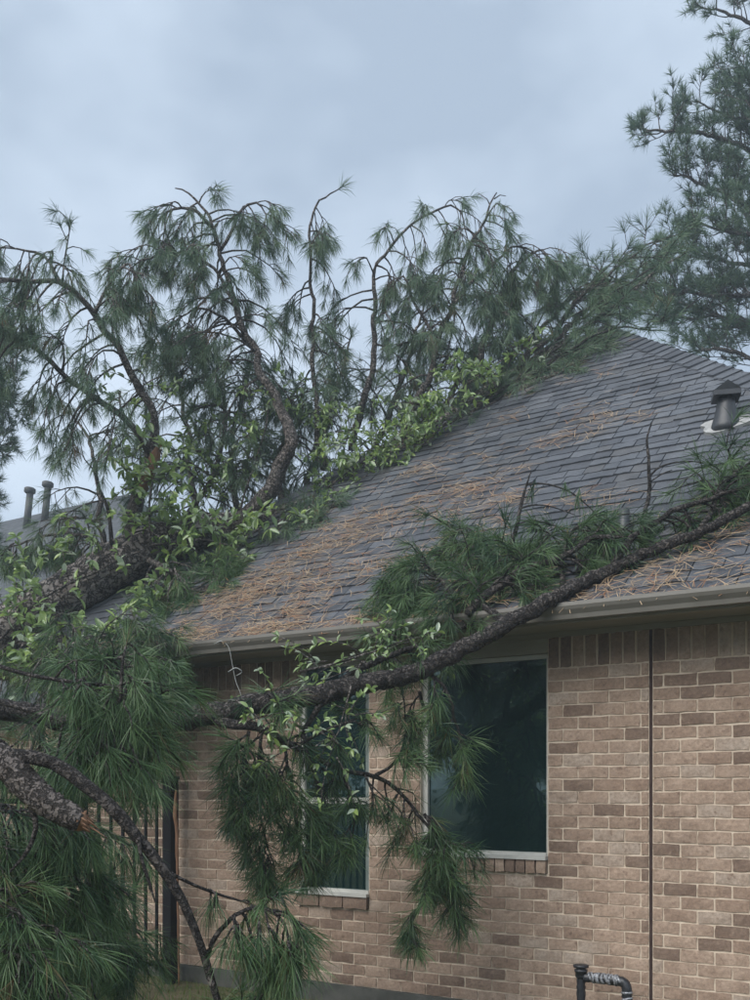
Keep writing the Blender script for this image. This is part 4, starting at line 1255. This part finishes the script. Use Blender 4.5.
leafy('white-green leafy sprigs caught on the branch before the tall window', 'leafy_sprig', 'vine', [
    (360, 655, 6.0, 25, 8, 7), (405, 640, 6.1, 25, 7, 6), (325, 665, 5.95, 12, 7, 3), (300, 745, 5.8, 16, 14, 5), (345, 705, 5.85, 8, 22, 4), (335, 745, 5.85, 12, 14, 4), (265, 720, 5.8, 22, 7, 4), (230, 704, 5.8, 20, 4, 2)],
    [(PZ((300, 672, 5.95), (345, 660, 6.0), (400, 642, 6.1), (440, 632, 6.2)), 0.008), (PZ((352, 685, 5.85), (345, 710, 5.85), (330, 745, 5.85), (300, 750, 5.8)), 0.005)],
    0, P(340, 690, 5.95), (0.04, 0.065))

# ================================================================== PINE STRAW ON THE ROOF AND IN THE GUTTER
def straw():
    pts = []
    cl = []
    for _ in range(150):
        x = rng.uniform(190, 640); f = rng.random() ** 1.3
        yl = 640 - (x - 175) * 0.72
        y = yl + (615 - (x - 400) * 0.1 - yl) * f
        if x > 480 and rng.random() < 0.45: continue
        cl.append((RF(x, y), rng.uniform(0.06, 0.22), rng.integers(4, 22)))
    for (x, y, s, n) in ((600, 420, .2, 40), (560, 440, .2, 40), (455, 490, .25, 90), (480, 490, .2, 80), (425, 470, .15, 40), (510, 500, .15, 60), (590, 500, .2, 50), (440, 515, .25, 90), (350, 540, .3, 140), (380, 520, .3, 120),
                         (300, 560, .3, 140), (260, 590, .35, 160), (230, 600, .3, 160), (330, 580, .35, 140), (420, 440, .15, 50), (640, 420, .12, 22), (680, 560, .25, 60), (720, 545, .25, 60), (650, 575, .25, 70), (740, 520, .2, 50), (380, 570, .3, 90)):
        cl.append((RF(x, y), s * 0.75, n))
    for _ in range(115):                      # along the lower edge
        x = EL + 1.6 + rng.random() * 6.3
        n = int(rng.integers(4, 14) * (2.2 if x < -3.2 else 1.0))
        cl.append((np.array([x, -OVER + abs(rng.normal(0, 0.08)) - 0.04, 0]), 0.11, n))
    c, d = [], []
    for p, s, n in cl:
        q = np.stack([p[0] + rng.normal(0, s, n), p[1] + rng.normal(0, s * 0.45, n)], 1)
        c.append(q)
    c = np.concatenate(c); n = len(c)
    c[:, 1] = np.maximum(c[:, 1], -OVER - 0.06)
    keep = (c[:, 0] > EL + (c[:, 1] + OVER)) & (c[:, 0] < ER - (c[:, 1] + OVER)); c = c[keep]; n = len(c)
    ang = np.where(rng.random(n) < 0.45, rng.normal(0.1, 0.35, n), rng.uniform(0, math.pi, n)); L = rng.uniform(0.08, 0.19, n)
    dirv = np.cos(ang)[:, None] * np.array([1, 0, 0]) + np.sin(ang)[:, None] * SD
    side = -np.sin(ang)[:, None] * np.array([1, 0, 0]) + np.cos(ang)[:, None] * SD
    base = np.stack([c[:, 0], c[:, 1], EAVE + PITCH * (c[:, 1] + OVER)], 1) + ND * rng.uniform(0.018, 0.045, n)[:, None]
    bend = rng.normal(0, 0.10, n)[:, None] * L[:, None]
    wv = side * 0.0020
    a = base - dirv * L[:, None] / 2 + ND * rng.normal(0, 0.008, n)[:, None]; b = base + side * bend; e = base + dirv * L[:, None] / 2 + ND * rng.normal(0, 0.008, n)[:, None]
    v = np.stack([a - wv, a + wv, b + wv, b - wv, e], 1).reshape(-1, 3)
    o = (np.arange(n) * 5)[:, None]
    tint = np.repeat(np.where(rng.random(n) < 0.25, 1.0, rng.random(n) * 0.9), 5)
    me = np_mesh('pine_straw', v, [o + np.array([[0, 1, 2, 3]]), o + np.array([[3, 2, 4]])], M['straw'], tint)
    tag(link('pine_straw', me), 'loose orange pine straw scattered over the shingles and gutter edge', 'pine straw', kind='stuff')


straw()

# ================================================================== FENCE, PIPE, WIRE, STICK
FX, FY0 = -5.74, -0.16
fence = root('iron_fence', (FX, FY0, -0.14), 'black iron picket fence meeting the brick wall at left', 'fence')
mb = MB(); mb.box((FX - 0.045, FY0 - 0.045, -0.2), (FX + 0.045, FY0 + 0.045, 1.52)); mb.box((FX - 0.052, FY0 - 0.052, 1.52), (FX + 0.052, FY0 + 0.052, 1.545)); mb.build('post', M['iron'], fence)
mb = MB(); mb.box((FX - 0.045, FY0 - 2.645, -0.2), (FX + 0.045, FY0 - 2.555, 1.52)); mb.box((FX - 0.052, FY0 - 2.652, 1.52), (FX + 0.052, FY0 - 2.548, 1.545)); mb.build('post', M['iron'], fence)
for z in (0.06, 1.36):
    mb = MB(); mb.box((FX - 0.015, FY0 - 2.555, z - 0.018), (FX + 0.015, FY0 - 0.0455, z + 0.018)); mb.build('rail', M['iron'], fence)
for i in range(20):
    y = FY0 - 0.155 - i * 0.12
    mb = MB(); mb.box((FX - 0.0095, y - 0.0095, 0.0), (FX + 0.0095, y + 0.0095, 1.44)); mb.add([(FX - 0.0095, y - 0.0095, 1.44), (FX + 0.0095, y - 0.0095, 1.44), (FX + 0.0095, y + 0.0095, 1.44), (FX - 0.0095, y + 0.0095, 1.44), (FX, y, 1.48)], [(0, 1, 4), (1, 2, 4), (2, 3, 4), (3, 0, 4)])
    mb.build('picket', M['iron'], fence)

# wrapped backflow pipe at the foot of the wall
PY = -0.30


def wpt(x, y):
    d = ray(x, y); return CAM + d * (PY - CAM[1]) / d[1]


pa, pb_, pc = wpt(581, 975), wpt(627, 981), wpt(600, 975)
pipe = root('wrapped_pipe', (pa[0], PY, -0.14), 'water pipe loop wrapped in silver and black tape against the wall', 'pipe')
zt = wpt(600, 979)[2]
w = Wood()
w.tube([(pa[0], PY, -0.16), (pa[0], PY, zt * 0.5), (pa[0], PY, zt + 0.01)], [0.026] * 3, n=30, sides=14, lump=0.06)
o = link('riser', w.mesh('riser', M['wrap']), pipe)
xr = pb_[0]
w = Wood()
w.tube([(pa[0] + 0.02, PY, zt), (pa[0] + 0.12, PY, zt + 0.004), (xr - 0.05, PY, zt), (xr - 0.012, PY, zt - 0.015), (xr, PY, zt - 0.06), (xr, PY, zt * 0.4), (xr, PY, -0.16)], [0.027, 0.030, 0.031, 0.030, 0.030, 0.028, 0.028], n=60, sides=14, lump=0.07)
link('wrapped_arm', w.mesh('wrapped_arm', M['wrap']), pipe)
for i in range(26):                            # turns of silver tape
    u = i / 25
    span = xr - pa[0] - 0.10
    if u < 0.55:
        c = (pa[0] + 0.06 + span * u / 0.55, PY, zt + 0.003); ax = (1, 0.1 + rng.normal(0, .25), rng.normal(0.25, 0.25))
    else:
        c = (xr, PY, zt - 0.05 - (zt + 0.1) * (u - 0.55) / 0.45); ax = (rng.normal(0.25, 0.25), rng.normal(0, .25), -1)
    mb = MB(); mb.lathe(c, [(0.031, 0), (0.0345, 0.001), (0.0345, rng.uniform(0.006, 0.012)), (0.031, 0.013)], 14, axis=ax)
    mb.build('tape_turn', M['foil'], pipe, True)
mb = MB(); mb.lathe((pa[0], PY, zt - 0.005), [(0.030, 0), (0.034, 0.01), (0.034, 0.035), (0.040, 0.037), (0.040, 0.052), (0.030, 0.054), (0.028, 0.062), (0.046, 0.064), (0.048, 0.078), (0.036, 0.082)], 16); mb.build('valve_cap', M['wrap'], pipe, True)

# wire hanging off the gutter
w = Wood()
w.tube(PZ((224, 642, 7.35), (229, 648, 7.3), (233, 668, 7.25), (236, 682, 7.2), (240, 692, 7.15), (244, 706, 6.9)), [0.0024] * 6, n=24, sides=6)
w.tube(PZ((228, 672, 7.24), (236, 668, 7.24), (242, 672, 7.24), (236, 676, 7.24)), [0.004, 0.006, 0.005, 0.003], n=12, sides=6)
w.tube(PZ((214, 644, 7.35), (222, 641, 7.35), (230, 643, 7.35)), [0.004, 0.006, 0.004], n=8, sides=6)
wi = link('hanging_wire', w.mesh('hanging_wire', M['wire']))
tag(wi, 'thin pale wire with a clip dangling from the gutter onto the branch', 'wire')
w = Wood(); w.tube([wpt(176, 790) * [1, 1, 1], wpt(175, 815), wpt(177, 845), wpt(179, 985)], [0.008, 0.016, 0.012, 0.007], n=24, sides=8, lump=0.2)
tag(link('split_stick', w.mesh('split_stick', M['rust_wood'])), 'split orange stick of torn wood standing by the fence post', 'stick')


# grass at the foot of the fence
def grass():
    n = 5000
    x = rng.uniform(-6.6, -3.0, n); y = rng.uniform(-3.4, -0.15, n)
    b = np.stack([x, y, np.full(n, -0.15)], 1)
    h = rng.uniform(0.05, 0.13, n)
    t = b + np.stack([rng.normal(0, 0.03, n), rng.normal(0, 0.03, n), h], 1)
    wv = nrm(np.stack([rng.normal(size=n), rng.normal(size=n), np.zeros(n)], 1)) * 0.004
    v = np.stack([b - wv, b + wv, t], 1).reshape(-1, 3)
    me = np_mesh('grass', v, [np.arange(n * 3).reshape(-1, 3)], M['grass'])
    tag(link('grass', me), 'short green grass at the foot of the wall', 'grass', kind='stuff')


grass()


# woodland behind the photographer, seen mirrored in the window panes
def wood_tree(loc, h, r, seed):
    t = root('woodland_tree', loc, 'tree of the wood facing the house, mirrored in the window glass', 'tree', 'trees facing the house')
    w = Wood(); w.tube([np.array(loc), np.array(loc) + [0.1, 0, h * 0.5], np.array(loc) + [0, 0.1, h * 0.9]], [0.25, 0.18, 0.05], n=20, sides=10); link('trunk', w.mesh('trunk', M['bark']), t)
    n = 5200
    lob = rng.normal(size=(26, 3)); lob = nrm(lob) * rng.uniform(0.3, 0.9, (26, 1))
    i = rng.integers(26, size=n)
    c = (lob[i] + rng.normal(0, 0.17, (n, 3))) * np.array([r, r, h * 0.46]) + np.array(loc) + np.array([0, 0, h * 0.56])
    a = nrm(rng.normal(size=(n, 3))); b = nrm(np.cross(a, rng.normal(size=(n, 3)))); s = rng.uniform(0.12, 0.28, n)[:, None]
    v = np.stack([c - a * s, c + b * s * 0.6, c + a * s, c - b * s * 0.6], 1).reshape(-1, 3)
    link('crown', np_mesh('crown', v, [np.arange(n * 4).reshape(-1, 4)], M['wood_leaf']), t)


for i, (x, y, h, r) in enumerate(((-22, -25, 9, 4.2), (-15, -28, 10, 4.6), (-8, -27, 9, 4.6), (-1, -28, 9.5, 4.6), (6, -26, 9, 4.4), (-28, -22, 10, 4.4), (-18.5, -33, 11, 4.6), (-4.5, -34, 11, 4.6))):
    wood_tree((x, y, -0.15), h, r, i)


# ================================================================== DAMP AIR
def haze():
    mb = MB(); mb.box((-310, -310, -1.3), (310, 310, 24.0))
    m = bpy.data.materials.new('damp_air'); m.use_nodes = True
    nt = m.node_tree; nt.nodes.clear()
    out = nt.nodes.new('ShaderNodeOutputMaterial'); v = nt.nodes.new('ShaderNodeVolumePrincipled')
    v.inputs['Color'].default_value = (0.80, 0.90, 1.0, 1); v.inputs['Density'].default_value = 0.0042
    v.inputs['Anisotropy'].default_value = 0.3
    nt.links.new(v.outputs[0], out.inputs['Volume'])
    o = mb.build('haze', m)
    tag(o, 'pale damp mist in the air around the house', 'haze', kind='stuff')


haze()
print('needle verts', NC[0], 'bricks', len(bricks), 'front tabs', len(front))
